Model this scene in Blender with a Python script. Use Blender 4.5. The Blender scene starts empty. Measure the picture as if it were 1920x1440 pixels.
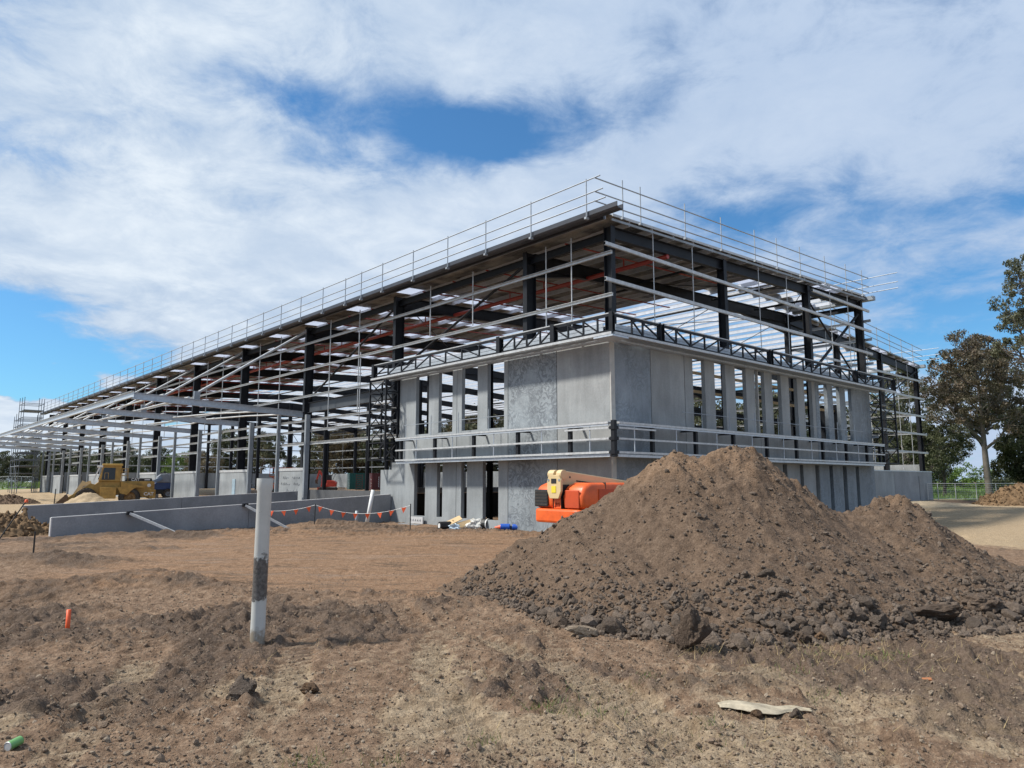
import bpy, bmesh, math, random
import numpy as np
from mathutils import Vector, Matrix
random.seed(7); RS = np.random.RandomState(11)
SC = bpy.context.scene; COL = SC.collection
PI = math.pi; R_ = math.radians

# ------------------------------------------------------------------ camera
cam = bpy.data.cameras.new('camera'); camo = bpy.data.objects.new('camera', cam); COL.objects.link(camo)
camo.location = (0, 0, 1.98); camo.rotation_euler = (R_(90 + 7.69), 0, 0)
cam.sensor_width = 36; cam.lens = 1355 / 1920 * 36; cam.clip_end = 3000; cam.clip_start = 0.05
SC.camera = camo
SC.view_settings.view_transform = 'Standard'; SC.view_settings.look = 'None'
SC.view_settings.exposure = 0.78; SC.view_settings.gamma = 1; SC.view_settings.use_curve_mapping = False
SC.cycles.max_bounces = 6; SC.cycles.transparent_max_bounces = 12

# ------------------------------------------------------------------ node helpers
def lk(nt, a, b): nt.links.new(a, b)
def setin(nt, sock, v):
    if isinstance(v, bpy.types.NodeSocket): nt.links.new(v, sock)
    else: sock.default_value = v
def mth(nt, op, a, b=0.0, c=0.0, clamp=False):
    n = nt.nodes.new('ShaderNodeMath'); n.operation = op; n.use_clamp = clamp
    setin(nt, n.inputs[0], a); setin(nt, n.inputs[1], b); setin(nt, n.inputs[2], c)
    return n.outputs[0]
def noise(nt, co, scale=5, detail=4, rough=.55, dist=0.0):
    n = nt.nodes.new('ShaderNodeTexNoise'); n.inputs['Scale'].default_value = scale
    n.inputs['Detail'].default_value = detail; n.inputs['Roughness'].default_value = rough
    n.inputs['Distortion'].default_value = dist
    if co is not None: lk(nt, co, n.inputs['Vector'])
    return n.outputs['Fac']
def ramp(nt, fac, stops):
    n = nt.nodes.new('ShaderNodeValToRGB'); e = n.color_ramp.elements
    while len(e) < len(stops): e.new(.5)
    for i, (p, c) in enumerate(stops):
        e[i].position = p; e[i].color = (c[0], c[1], c[2], 1) if not isinstance(c, (int, float)) else (c, c, c, 1)
    lk(nt, fac, n.inputs[0]); return n.outputs[0]
def mixc(nt, fac, a, b, typ='MIX'):
    n = nt.nodes.new('ShaderNodeMix'); n.data_type = 'RGBA'; n.blend_type = typ
    setin(nt, n.inputs[0], fac)
    for s, v in ((n.inputs[6], a), (n.inputs[7], b)):
        if isinstance(v, bpy.types.NodeSocket): lk(nt, v, s)
        else: s.default_value = (v[0], v[1], v[2], 1)
    return n.outputs[2]
def smooth(nt, x, lo, hi):
    n = nt.nodes.new('ShaderNodeMapRange'); n.interpolation_type = 'SMOOTHSTEP'
    setin(nt, n.inputs[0], x); n.inputs[1].default_value = lo; n.inputs[2].default_value = hi
    return n.outputs[0]
def bumpn(nt, h, strength=.5, dist=.02):
    n = nt.nodes.new('ShaderNodeBump'); n.inputs['Strength'].default_value = strength
    n.inputs['Distance'].default_value = dist; lk(nt, h, n.inputs['Height']); return n.outputs[0]
def ocoord(nt, sc=None):
    t = nt.nodes.new('ShaderNodeTexCoord'); o = t.outputs['Object']
    if sc:
        m = nt.nodes.new('ShaderNodeMapping'); m.inputs['Scale'].default_value = sc; lk(nt, o, m.inputs[0]); o = m.outputs[0]
    return o
def newmat(name):
    m = bpy.data.materials.new(name); m.use_nodes = True
    return m, m.node_tree, m.node_tree.nodes['Principled BSDF']
def plain(name, col, rough=.5, metal=0.0, var=.12, vscale=3.0, bump=0.0, bscale=40, spec=.5, coat=0.0):
    """paint or metal with mottled tone and a little wear"""
    m, nt, b = newmat(name); co = ocoord(nt)
    f = noise(nt, co, vscale, 5, .6)
    a = tuple(max(0, c * (1 - var)) for c in col); d = tuple(min(1, c * (1 + var)) for c in col)
    lk(nt, ramp(nt, f, [(.3, a), (.7, d)]), b.inputs['Base Color'])
    b.inputs['Roughness'].default_value = rough; b.inputs['Metallic'].default_value = metal
    b.inputs['Specular IOR Level'].default_value = spec
    if coat: b.inputs['Coat Weight'].default_value = coat
    if bump: lk(nt, bumpn(nt, noise(nt, co, bscale, 4), bump, .01), b.inputs['Normal'])
    return m

# ------------------------------------------------------------------ sky and sun
SUN_AZ, SUN_EL = R_(-95), R_(50)      # azimuth from +Y towards +X
w = bpy.data.worlds.new('World'); SC.world = w; w.use_nodes = True
nt = w.node_tree; bg = nt.nodes['Background']
sk = nt.nodes.new('ShaderNodeTexSky'); sk.sky_type = 'NISHITA'; sk.sun_disc = False
sk.sun_elevation = SUN_EL; sk.sun_rotation = SUN_AZ % (2 * PI); sk.air_density = 1.0; sk.dust_density = .6; sk.ozone_density = 2.0
tc = nt.nodes.new('ShaderNodeTexCoord'); sep = nt.nodes.new('ShaderNodeSeparateXYZ'); lk(nt, tc.outputs['Generated'], sep.inputs[0])
dx, dy, dz = sep.outputs
az = mth(nt, 'ARCTAN2', dx, dy); el = mth(nt, 'ARCSINE', dz)
azd = mth(nt, 'MULTIPLY', az, 180 / PI); eld = mth(nt, 'MULTIPLY', el, 180 / PI)
den = mth(nt, 'ADD', mth(nt, 'MAXIMUM', dz, 0.0), .22)
comb = nt.nodes.new('ShaderNodeCombineXYZ'); lk(nt, mth(nt, 'DIVIDE', dx, den), comb.inputs[0]); lk(nt, mth(nt, 'DIVIDE', dy, den), comb.inputs[1])
pl = comb.outputs[0]
# gentle warp so the banks have torn edges
nw = nt.nodes.new('ShaderNodeTexNoise'); nw.inputs['Scale'].default_value = 2.6; nw.inputs['Detail'].default_value = 5; lk(nt, pl, nw.inputs['Vector'])
sw = nt.nodes.new('ShaderNodeSeparateColor'); lk(nt, nw.outputs['Color'], sw.inputs[0])
azw = mth(nt, 'MULTIPLY_ADD', mth(nt, 'SUBTRACT', sw.outputs[0], .5), 16, azd)
elw = mth(nt, 'MULTIPLY_ADD', mth(nt, 'SUBTRACT', sw.outputs[1], .5), 9, eld)
def blob(a0, e0, sa, se, amp, rot=0.0):
    da = mth(nt, 'SUBTRACT', azw, a0); de = mth(nt, 'SUBTRACT', elw, e0)
    c, s = math.cos(R_(rot)), math.sin(R_(rot))
    p = mth(nt, 'ADD', mth(nt, 'MULTIPLY', da, c / sa), mth(nt, 'MULTIPLY', de, s / sa))
    q = mth(nt, 'ADD', mth(nt, 'MULTIPLY', da, -s / se), mth(nt, 'MULTIPLY', de, c / se))
    r2 = mth(nt, 'ADD', mth(nt, 'MULTIPLY', p, p), mth(nt, 'MULTIPLY', q, q))
    return mth(nt, 'MULTIPLY', mth(nt, 'EXPONENT', mth(nt, 'MULTIPLY', r2, -1.0)), amp)
# banks of cloud (positive) and gaps of blue (negative): azimuth, elevation, half widths in degrees
BLOBS = [(-3, 27.0, 9.5, 3.2, -.62, -10), (-17, 28.5, 7, 2.0, -.30, 0), (20, 20.5, 7, 1.9, -.30, -4), (31, 14.5, 11, 4.0, -.30, -10), (35, 20, 7, 1.6, -.25, 0),
         (-34, 7.6, 11, 2.0, -1.0, -9), (-10, 8, 13, 5, .40, 0), (-37, 10.5, 6, 1.6, -.30, 0), (22, 9, 16, 3.0, -.22, 0),
         (-28, 31, 11, 7, .22, 0), (-14, 18, 20, 4.0, .30, 6), (-32, 16.5, 9, 3.0, .28, 0), (8, 23.5, 12, 2.4, .26, 18), (6, 34, 22, 5, .12, 0), (30, 28, 14, 5, .20, 0),
         (-35, 5.2, 9, 1.0, 1.5, -2), (-37, 1.8, 9, 1.4, .8, 0), (34, 3.5, 9, 1.5, .4, 0), (0, 3, 60, 2.0, .18, 0), (-33, 2.0, 9, 1.6, .35, 0)]
acc = mth(nt, 'ADD', .60, 0.0)
for b_ in BLOBS: acc = mth(nt, 'ADD', acc, blob(*b_))
n1 = noise(nt, pl, 1.7, 9, .6, .3); n2 = noise(nt, pl, 6.0, 10, .66, .35)
dens = mth(nt, 'ADD', acc, mth(nt, 'ADD', mth(nt, 'MULTIPLY', mth(nt, 'SUBTRACT', n1, .5), 1.0), mth(nt, 'MULTIPLY', mth(nt, 'SUBTRACT', n2, .5), .85)))
cov = smooth(nt, dens, .18, .72)
lit = mth(nt, 'ADD', mth(nt, 'MULTIPLY', smooth(nt, dens, .35, 1.05), .7), mth(nt, 'MULTIPLY', smooth(nt, n2, .35, .7), .3))
lit = mth(nt, 'MULTIPLY', lit, mth(nt, 'MULTIPLY_ADD', smooth(nt, noise(nt, pl, 2.3, 5, .6, .5), .36, .6), .55, .45))
sid = smooth(nt, azd, -30, 30)        # the bank towards the sun is whiter than the veil away from it
cl = mixc(nt, lit, (3.0, 3.9, 5.2), (5.7, 6.25, 6.8))
cl = mixc(nt, mth(nt, 'MULTIPLY', sid, .75), cl, (3.25, 4.1, 5.5))
skyc = mixc(nt, 1.0, sk.outputs[0], (.44, .80, 1.02), 'MULTIPLY')
lk(nt, mixc(nt, cov, skyc, cl), bg.inputs['Color']); bg.inputs['Strength'].default_value = .085
sl = bpy.data.lights.new('sun', 'SUN'); sl.energy = 3.3; sl.angle = R_(5); sl.color = (1, .95, .87)
so = bpy.data.objects.new('sun', sl); COL.objects.link(so)
sv = Vector((math.sin(SUN_AZ) * math.cos(SUN_EL), math.cos(SUN_AZ) * math.cos(SUN_EL), math.sin(SUN_EL)))
so.rotation_euler = sv.to_track_quat('Z', 'Y').to_euler(); so.location = (-30, 5, 40)

# ------------------------------------------------------------------ mesh helpers
class MB:
    def __init__(s): s.v = []; s.f = []
    def add(s, vs, fs):
        o = len(s.v); s.v += [tuple(p) for p in vs]; s.f += [tuple(i + o for i in q) for q in fs]; return s
    def box(s, c, d, rz=0.0, M=None):
        hx, hy, hz = d[0] / 2, d[1] / 2, d[2] / 2
        vs = [Vector((x, y, z)) for x in (-hx, hx) for y in (-hy, hy) for z in (-hz, hz)]
        if M is None: M = Matrix.Rotation(rz, 3, 'Z')
        vs = [M @ p + Vector(c) for p in vs]
        return s.add(vs, [(0, 1, 3, 2), (4, 6, 7, 5), (0, 4, 5, 1), (2, 3, 7, 6), (0, 2, 6, 4), (1, 5, 7, 3)])
    def bb(s, x0, x1, y0, y1, z0, z1): return s.box(((x0 + x1) / 2, (y0 + y1) / 2, (z0 + z1) / 2), (x1 - x0, y1 - y0, z1 - z0))
    def frame(s, p0, p1, up=(0, 0, 1)):
        p0, p1 = Vector(p0), Vector(p1); d = (p1 - p0); L = d.length; d.normalize(); up = Vector(up)
        if abs(d.dot(up)) > .98: up = Vector((1, 0, 0))
        sd = d.cross(up).normalized(); u2 = sd.cross(d).normalized()
        return p0, p1, L, d, sd, u2
    def beam(s, p0, p1, wd, ht, up=(0, 0, 1), off=0.0):
        p0, p1, L, d, sd, u2 = s.frame(p0, p1, up)
        M = Matrix((sd, d, u2)).transposed()
        return s.box((p0 + p1) / 2 + u2 * off, (wd, L, ht), M=M)
    def ibeam(s, p0, p1, dep, wd, up=(0, 0, 1), tf=.02, tw=.014):
        s.beam(p0, p1, wd, tf, up, dep / 2 - tf / 2); s.beam(p0, p1, wd, tf, up, -dep / 2 + tf / 2)
        return s.beam(p0, p1, tw, dep - 2 * tf, up)
    def cee(s, p0, p1, dep, wd, up=(0, 0, 1), t=.012, flip=1):
        p0, p1, L, d, sd, u2 = s.frame(p0, p1, up); q = sd * (wd / 2 * flip)
        s.beam(p0, p1, wd, t, up, dep / 2 - t / 2); s.beam(p0, p1, wd, t, up, -dep / 2 + t / 2)
        return s.beam(p0 + q, p1 + q, t, dep - 2 * t, up)
    def tube(s, p0, p1, r, n=8, r2=None, cap=True):
        p0, p1, L, d, sd, u2 = s.frame(p0, p1); r2 = r if r2 is None else r2
        vs = []
        for p, rr in ((p0, r), (p1, r2)):
            for i in range(n):
                a = 2 * PI * i / n; vs.append(p + sd * (math.cos(a) * rr) + u2 * (math.sin(a) * rr))
        fs = [(i, (i + 1) % n, n + (i + 1) % n, n + i) for i in range(n)]
        if cap: fs += [tuple(range(n - 1, -1, -1)), tuple(range(n, 2 * n))]
        return s.add(vs, fs)
    def path(s, pts, r, n=6):
        for a, b in zip(pts[:-1], pts[1:]): s.tube(a, b, r, n)
        return s
    def lathe(s, prof, n=24, M=None, cap=False):
        vs = []; M = M or Matrix.Identity(4)
        for (r, z) in prof:
            for i in range(n):
                a = 2 * PI * i / n; vs.append(M @ Vector((r * math.cos(a), r * math.sin(a), z)))
        fs = [(k * n + i, k * n + (i + 1) % n, (k + 1) * n + (i + 1) % n, (k + 1) * n + i) for k in range(len(prof) - 1) for i in range(n)]
        if cap: fs += [tuple(range(n - 1, -1, -1)), tuple(range((len(prof) - 1) * n, len(prof) * n))]
        return s.add(vs, fs)
    def prism(s, poly, a, b, axis='y'):
        """polygon in the x,z plane pushed along y from a to b (axis 'y'), or x,y pushed in z"""
        n = len(poly)
        if axis == 'y': vs = [(p[0], a, p[1]) for p in poly] + [(p[0], b, p[1]) for p in poly]
        elif axis == 'x': vs = [(a, p[0], p[1]) for p in poly] + [(b, p[0], p[1]) for p in poly]
        else: vs = [(p[0], p[1], a) for p in poly] + [(p[0], p[1], b) for p in poly]
        return s.add(vs, [(i, (i + 1) % n, n + (i + 1) % n, n + i) for i in range(n)] + [tuple(range(n - 1, -1, -1)), tuple(range(n, 2 * n))])
    def mesh(s, name, smooth=False):
        me = bpy.data.meshes.new(name); me.from_pydata(s.v, [], s.f)
        bm = bmesh.new(); bm.from_mesh(me); bmesh.ops.recalc_face_normals(bm, faces=bm.faces); bm.to_mesh(me); bm.free()
        if smooth: me.polygons.foreach_set('use_smooth', [True] * len(me.polygons))
        return me
    def build(s, name, mat, parent=None, smooth=False, bevel=0.0, label=None, kind=None):
        me = s.mesh(name, smooth); me.materials.append(mat)
        return link(name, me, parent, bevel, label, kind)
def link(name, me, parent=None, bevel=0.0, label=None, kind=None):
    o = bpy.data.objects.new(name, me); COL.objects.link(o)
    if parent: o.parent = parent
    if bevel:
        m = o.modifiers.new('bevel', 'BEVEL'); m.width = bevel; m.segments = 2; m.limit_method = 'ANGLE'; m.angle_limit = R_(40)
    if label: o['label'] = label
    if kind: o['kind'] = kind
    return o
def thing(name, label, cat, loc=(0, 0, 0), rz=0.0, group=None):
    o = bpy.data.objects.new(name, None); COL.objects.link(o); o.location = loc; o.rotation_euler = (0, 0, rz)
    o.empty_display_size = .2; o['label'] = label; o['category'] = cat
    if group: o['group'] = group
    return o
def tag(o, label, cat, group=None, kind=None):
    o['label'] = label; o['category'] = cat
    if group: o['group'] = group
    if kind: o['kind'] = kind
    return o
def npmesh(name, V, F, mats, smooth=True):
    """fast mesh from numpy arrays: V (n,3), F (m,k)"""
    me = bpy.data.meshes.new(name); V = np.asarray(V, np.float32); F = np.asarray(F, np.int32)
    me.vertices.add(len(V)); me.vertices.foreach_set('co', V.ravel())
    k = F.shape[1]; me.loops.add(F.size); me.loops.foreach_set('vertex_index', F.ravel())
    me.polygons.add(len(F)); me.polygons.foreach_set('loop_start', np.arange(0, F.size, k, dtype=np.int32))
    me.polygons.foreach_set('loop_total', np.full(len(F), k, np.int32))
    me.polygons.foreach_set('use_smooth', np.full(len(F), smooth, bool))
    for m in mats: me.materials.append(m)
    me.update(calc_edges=True); return me
def text(body, name, size, mat, parent, M, ext=.004, shear=0.0):
    c = bpy.data.curves.new(name, 'FONT'); c.body = body; c.size = size; c.extrude = ext; c.shear = shear
    c.align_x = 'CENTER'; c.align_y = 'CENTER'; c.offset = size * .02; c.materials.append(mat)
    tmp = bpy.data.objects.new('tmp', c); me = bpy.data.meshes.new_from_object(tmp); bpy.data.objects.remove(tmp)
    me.name = name; me.materials.clear(); me.materials.append(mat)
    o = bpy.data.objects.new(name, me); COL.objects.link(o); o.parent = parent; o.matrix_local = M; return o

# numpy noise
def _h(ix, iy, s):
    n = (ix.astype(np.int64) * 374761393 + iy.astype(np.int64) * 668265263 + s * 974711) & 0x7fffffff
    n = ((n ^ (n >> 13)) * 1274126177) & 0x7fffffff
    return ((n ^ (n >> 16)) & 0xffff) / 65535.0
def vnoise(x, y, s=0):
    ix = np.floor(x); iy = np.floor(y); fx = x - ix; fy = y - iy
    fx = fx * fx * (3 - 2 * fx); fy = fy * fy * (3 - 2 * fy)
    a = _h(ix, iy, s); b = _h(ix + 1, iy, s); c = _h(ix, iy + 1, s); d = _h(ix + 1, iy + 1, s)
    return a + (b - a) * fx + (c - a) * fy + (a - b - c + d) * fx * fy
def fbm(x, y, s=0, o=4, g=.5):
    t = 0; a = 1; tot = 0
    for k in range(o):
        c_, s_ = math.cos(k * .7 + .3), math.sin(k * .7 + .3)
        t = t + a * vnoise((x * c_ - y * s_) * 2 ** k + 17.3 * k, (x * s_ + y * c_) * 2 ** k - 9.1 * k, s + k); tot += a; a *= g
    return t / tot
def ss(x, a, b):
    t = np.clip((x - a) / (b - a), 0, 1); return t * t * (3 - 2 * t)

# building frame of reference: u runs along the left facade (away), v along the right facade (away)
C0 = np.array([3.5478, 25.7986]); LV = np.array([-.67000, .74236]); RV = np.array([.74236, .67000])
BROT = math.atan2(RV[1], RV[0])
def uvw(u, v, z=0.0):
    p = C0 + u * LV + v * RV; return (float(p[0]), float(p[1]), z)
def to_uv(x, y):
    dx_, dy_ = x - C0[0], y - C0[1]; return dx_ * LV[0] + dy_ * LV[1], dx_ * RV[0] + dy_ * RV[1]
def gz(x, y):
    """smooth lie of the land"""
    x = np.asarray(x, float); y = np.asarray(y, float)
    u, v = to_uv(x, y)
    z = .55 * ss(u, 24, 36) * ss(v, -4.5, -.5) + .30 * ss(v, 2, 18) * ss(u, 12, 26)
    z = z + .5 * ss(v, 18, 34) * (1 - ss(u, 5, 20)) + .35 * ss(v, 40, 55) * ss(u, 5, 25)
    z = z + .45 * ss(u, 85, 140) * (1 - ss(v, -4, 10))
    return z

# ------------------------------------------------------------------ materials
def soil_mat(name, zones=True):
    m, nt, b = newmat(name); co = ocoord(nt)
    fine = noise(nt, co, 38, 6, .7); mid = noise(nt, co, 6.5, 5, .62); big = noise(nt, co, .9, 4, .6)
    brown = ramp(nt, mid, [(.28, (.125, .080, .052)), (.5, (.235, .158, .106)), (.72, (.345, .25, .175))])
    if zones:
        at = nt.nodes.new('ShaderNodeAttribute'); at.attribute_name = 'soil'
        s = nt.nodes.new('ShaderNodeSeparateColor'); lk(nt, at.outputs['Color'], s.inputs[0])
        red = ramp(nt, mid, [(.3, (.215, .128, .076)), (.7, (.340, .222, .142))])
        mps = nt.nodes.new('ShaderNodeMapping'); mps.inputs['Scale'].default_value = (.45, 2.6, 1); mps.inputs['Rotation'].default_value = (0, 0, .12); lk(nt, co, mps.inputs[0])
        red = mixc(nt, mth(nt, 'MULTIPLY', smooth(nt, noise(nt, mps.outputs[0], 1.4, 6, .68), .50, .62), .8), red, (.125, .088, .062))
        red = mixc(nt, mth(nt, 'MULTIPLY', smooth(nt, noise(nt, mps.outputs[0], .7, 5, .6), .52, .66), .5), red, (.36, .255, .185))
        clay = ramp(nt, mid, [(.3, (.092, .067, .051)), (.7, (.185, .136, .103))])
        straw = ramp(nt, mid, [(.3, (.22, .158, .102)), (.7, (.42, .33, .23))])
        tan = ramp(nt, mid, [(.3, (.36, .27, .17)), (.7, (.46, .355, .235))])
        def wob(c, k=.9): return smooth(nt, mth(nt, 'MULTIPLY_ADD', mth(nt, 'SUBTRACT', mid, .5), k, c), .28, .72)
        col = mixc(nt, wob(s.outputs[0]), brown, red); col = mixc(nt, wob(s.outputs[2]), col, straw)
        col = mixc(nt, wob(s.outputs[1]), col, clay); col = mixc(nt, wob(at.outputs['Alpha'], .3), col, tan)
    else:
        sp = nt.nodes.new('ShaderNodeSeparateXYZ'); lk(nt, co, sp.inputs[0])
        clay = ramp(nt, mid, [(.25, (.100, .068, .047)), (.5, (.155, .108, .076)), (.78, (.22, .158, .113))])
        rust = ramp(nt, mid, [(.3, (.20, .128, .080)), (.7, (.285, .195, .130))])
        hgt = mth(nt, 'MULTIPLY_ADD', mth(nt, 'SUBTRACT', big, .5), 3.2, sp.outputs[2])
        col = mixc(nt, mth(nt, 'MULTIPLY', smooth(nt, hgt, 1.45, 2.3), .75), clay, rust)
    # pale grit scattered on top
    vo = nt.nodes.new('ShaderNodeTexVoronoi'); vo.inputs['Scale'].default_value = 26; lk(nt, co, vo.inputs['Vector'])
    grit = mth(nt, 'MULTIPLY', mth(nt, 'LESS_THAN', vo.outputs['Distance'], .22), smooth(nt, noise(nt, co, 3.1, 3), .5, .68))
    col = mixc(nt, mth(nt, 'MULTIPLY', grit, .5 if zones else .22), col, (.36, .30, .225))
    col = mixc(nt, smooth(nt, fine, .25, .8), mixc(nt, 1.0, col, (.58, .56, .54), 'MULTIPLY'), mixc(nt, 1.0, col, (1.34, 1.34, 1.32), 'MULTIPLY'))
    lk(nt, col, b.inputs['Base Color']); b.inputs['Roughness'].default_value = .95; b.inputs['Specular IOR Level'].default_value = .15
    h = mth(nt, 'ADD', mth(nt, 'MULTIPLY', fine, .5), mth(nt, 'MULTIPLY', noise(nt, co, 14, 5, .65), .9))
    lk(nt, bumpn(nt, h, 1.0, .055), b.inputs['Normal']); return m
M_soil = soil_mat('site_soil'); M_mound = soil_mat('heap_soil', False)
def stone_mat(name, a, c, d):
    m, nt, b = newmat(name); co = ocoord(nt); oi = nt.nodes.new('ShaderNodeObjectInfo')
    f = noise(nt, co, 3.5, 6, .65); col = ramp(nt, f, [(.25, a), (.55, c), (.8, d)])
    k = mth(nt, 'MULTIPLY_ADD', oi.outputs['Random'], .6, .7); kc = nt.nodes.new('ShaderNodeCombineColor')
    for i in range(3): lk(nt, k, kc.inputs[i])
    lk(nt, mixc(nt, 1.0, col, kc.outputs[0], 'MULTIPLY'), b.inputs['Base Color']); b.inputs['Roughness'].default_value = .9
    b.inputs['Specular IOR Level'].default_value = .2
    lk(nt, bumpn(nt, noise(nt, co, 9, 6, .7), .8, .12), b.inputs['Normal']); return m
M_stone = stone_mat('clay_coated_stone', (.12, .090, .068), (.205, .158, .122), (.31, .248, .198))
M_crumb = stone_mat('clay_crumbs', (.11, .08, .058), (.20, .145, .102), (.31, .235, .17))
M_stonepale = stone_mat('pale_stone', (.24, .18, .125), (.38, .30, .22), (.5, .42, .33))
M_stonedark = stone_mat('dark_rock', (.085, .060, .044), (.165, .120, .088), (.27, .205, .152))
M_stonerust = stone_mat('rusty_rock', (.09, .06, .04), (.2, .125, .075), (.34, .19, .08))

# ------------------------------------------------------------------ ground
BL = [(-8.3, 13.3, 1.9, .75, .24, .35), (-7.0, 14.4, 1.1, .45, .20, .2), (-5.9, 13.6, 1.1, .45, .24, -.4), (-11.2, 17.4, 1.9, .9, .30, .1), (-3.35, 9.7, .75, .6, .13, 0), (-4.6, 10.6, 1.0, .5, .12, .3),
      (-5.5, 9.3, .7, .55, .09, .3), (-.5, 7.1, .45, .3, .12, .3), (4.0, 6.75, .6, .3, .10, .2), (1.9, 7.05, 1.1, .35, .10, -.1), (-8.2, 32.2, 1.5, .7, .32, .2), (-6.3, 31.9, 1.0, .6, .22, 0),
      (-1.6, 11.3, 1.7, .5, .13, .35), (0.2, 9.0, .7, .35, .10, -.2), (-14, 25.5, 3.5, .6, .16, .5), (-10.5, 27.6, 3, .5, .16, .5), (-6.8, 11.2, 1.0, .5, .13, .5), (-2.4, 13.0, .8, .3, .08, .1), (-3.2, 28.5, 4.5, 1.1, .14, .1), (9.6, 15.2, 1.6, 1.2, .25, .2),
      (7.6, 8.2, .8, .5, .07, 0), (5.4, 8.1, .8, .4, .06, .4), (-2.2, 6.8, .5, .3, .07, .3), (.9, 6.1, .6, .3, .07, 0), (2.9, 5.9, .7, .3, .06, .2), (-9.5, 9.0, 1.4, .6, .12, .3), (-7.4, 7.6, 1.0, .4, .08, .2), (-12, 21, 2.5, .5, .10, .3), (-15.6, 16, 2.0, .8, .22, .2)]
TRK = [[(-2.0, 12.4), (-1.4, 10.6), (-.2, 9.2), (.9, 7.6), (1.3, 6.2), (1.1, 4.8)], [(2.6, 8.3), (2.9, 7.0), (2.6, 5.6), (2.2, 4.6)], [(-2.95, 10.9), (-2.55, 8.9), (-2.15, 7.2), (-1.85, 5.6), (-1.7, 4.6)], [(-.9, 10.9), (-1.0, 9.2), (-.85, 7.6), (-.35, 6.2), (.1, 5.0)], [(.35, 10.4), (.55, 9.4), (.55, 8.2), (1.0, 6.4), (1.6, 4.8)], [(-4.6, 9.6), (-3.9, 7.8), (-3.4, 6.2), (-3.2, 4.8)]]
def gdetail(x, y):
    D = np.hypot(x, y)
    h = np.zeros_like(x); mass = np.zeros_like(x)
    wx = x + .35 * (fbm(x * 1.3, y * 1.3, 5, 3) - .5); wy = y + .35 * (fbm(x * 1.3, y * 1.3, 9, 3) - .5)
    for (bx, by, rx, ry, hh, a) in BL:
        c, s = math.cos(a), math.sin(a); px = (wx - bx) * c + (wy - by) * s; py = -(wx - bx) * s + (wy - by) * c
        g = np.exp(-(px / rx) ** 2 - (py / ry) ** 2); h += hh * g; mass = np.maximum(mass, g)
    flat = ss(x + 1.5 * fbm(x * .3, y * .3, 3, 2), -12, -7) * ss(y + 2.5 * fbm(x * .5, y * .5, 4, 3), 13.2, 15.5) * (1 - ss(y, 27, 31)) * (1 - ss(x, 2, 5))
    rough = np.clip(ss(fbm(x * .55, y * .55, 21, 4), .42, .66) * (1 - .85 * flat) + .9 * mass, 0, 1)
    band = ss(y + 3 * (fbm(x * .4, y * .4, 6, 3) - .5), 25, 27.5) * (1 - ss(y, 30, 33)) * ss(x, -11, -6) * (1 - ss(x, .5, 3)); rough = np.maximum(rough, .7 * band * ss(fbm(x * .5, y * 1.4, 8, 3), .38, .55))
    near = 1 - ss(D, 22, 60)
    clod = np.abs(fbm(x * 3.1, y * 3.1, 31, 4, .6) - .5) * 2
    clod2 = np.abs(fbm(x * 7.5, y * 7.5, 41, 3, .6) - .5) * 2
    h += near * (.13 * (fbm(x * .45, y * .45, 51, 3) - .5) + rough * (.20 * (np.minimum(clod, .55) - .22) + .11 * (np.minimum(clod2, .5) - .2)) + (1 - .72 * flat) * (.034 * (fbm(x * 9, y * 9, 61, 3, .65) - .5) * (1 + rough) + .05 * (fbm(x * 2.2, y * 2.2, 71, 3) - .5) + .03 * np.minimum(np.abs(fbm(x * 5.2, y * 5.2, 75, 3, .6) - .5) * 4, .8)))
    # streaks dragged by the grader over the flat part
    h += near * flat * (.10 * (fbm(x * .35 + y * .1, y * 1.9, 81, 4) - .5) + .05 * np.maximum(fbm(x * .9, y * 2.4, 85, 4, .65) - .56, 0) * 4)
    trk = np.zeros_like(x)
    for T in TRK:
        for (a, b) in zip(T[:-1], T[1:]):
            ax, ay = a; ex, ey = b[0] - ax, b[1] - ay; L = math.hypot(ex, ey); ex /= L; ey /= L
            t = (x - ax) * ex + (y - ay) * ey; d = (x - ax) * -ey + (y - ay) * ex
            w_ = (1 - ss(np.abs(d), .17, .24)) * ss(t, -.03, .02) * (1 - ss(t, L - .02, L + .03))
            w_ = w_ * (.35 + .65 * ss(fbm(x * 1.1, y * 1.1, 91, 3), .36, .5))
            h = h * (1 - .85 * w_) + w_ * (-.025 + .022 * np.sin((t + d * .5) * 2 * PI / .19)); trk = np.maximum(trk, w_)
    return h, flat, rough, mass, trk
def axis_lines(segs):
    out = []
    for a, b, st in segs: out += list(np.arange(a, b, st))
    return out
xs = axis_lines([(-17, -9, .08), (-9, 8.6, .034), (8.6, 16, .09)]); s_, a_ = .1, 16.0; right = []
while a_ < 700: right.append(a_); s_ *= 1.16; a_ += s_
s_, a_ = .1, -17.0; left = []
while a_ > -700: s_ *= 1.16; a_ -= s_; left.append(a_)
xs = np.array(left[::-1] + xs + right)
ys = axis_lines([(-30, 3.6, 4.0), (3.6, 12, .032), (12, 18, .055), (18, 36, .13)]); s_, a_ = .15, 36.0
while a_ < 1200: ys.append(a_); s_ *= 1.13; a_ += s_
ys = np.array(ys)
X, Y = np.meshgrid(xs, ys); xf, yf = X.ravel(), Y.ravel()
gh, flat, rough, mass, trk = gdetail(xf, yf)
Z = gz(xf, yf) + gh
nx, ny = len(xs), len(ys); i = np.arange(nx * ny).reshape(ny, nx)
F = np.stack([i[:-1, :-1].ravel(), i[:-1, 1:].ravel(), i[1:, 1:].ravel(), i[1:, :-1].ravel()], 1)
me = npmesh('ground', np.stack([xf, yf, Z], 1), F, [M_soil])
u_, v_ = to_uv(xf, yf); Dg = np.hypot(xf, yf)
colr = np.zeros((len(xf), 4), np.float32)
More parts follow.
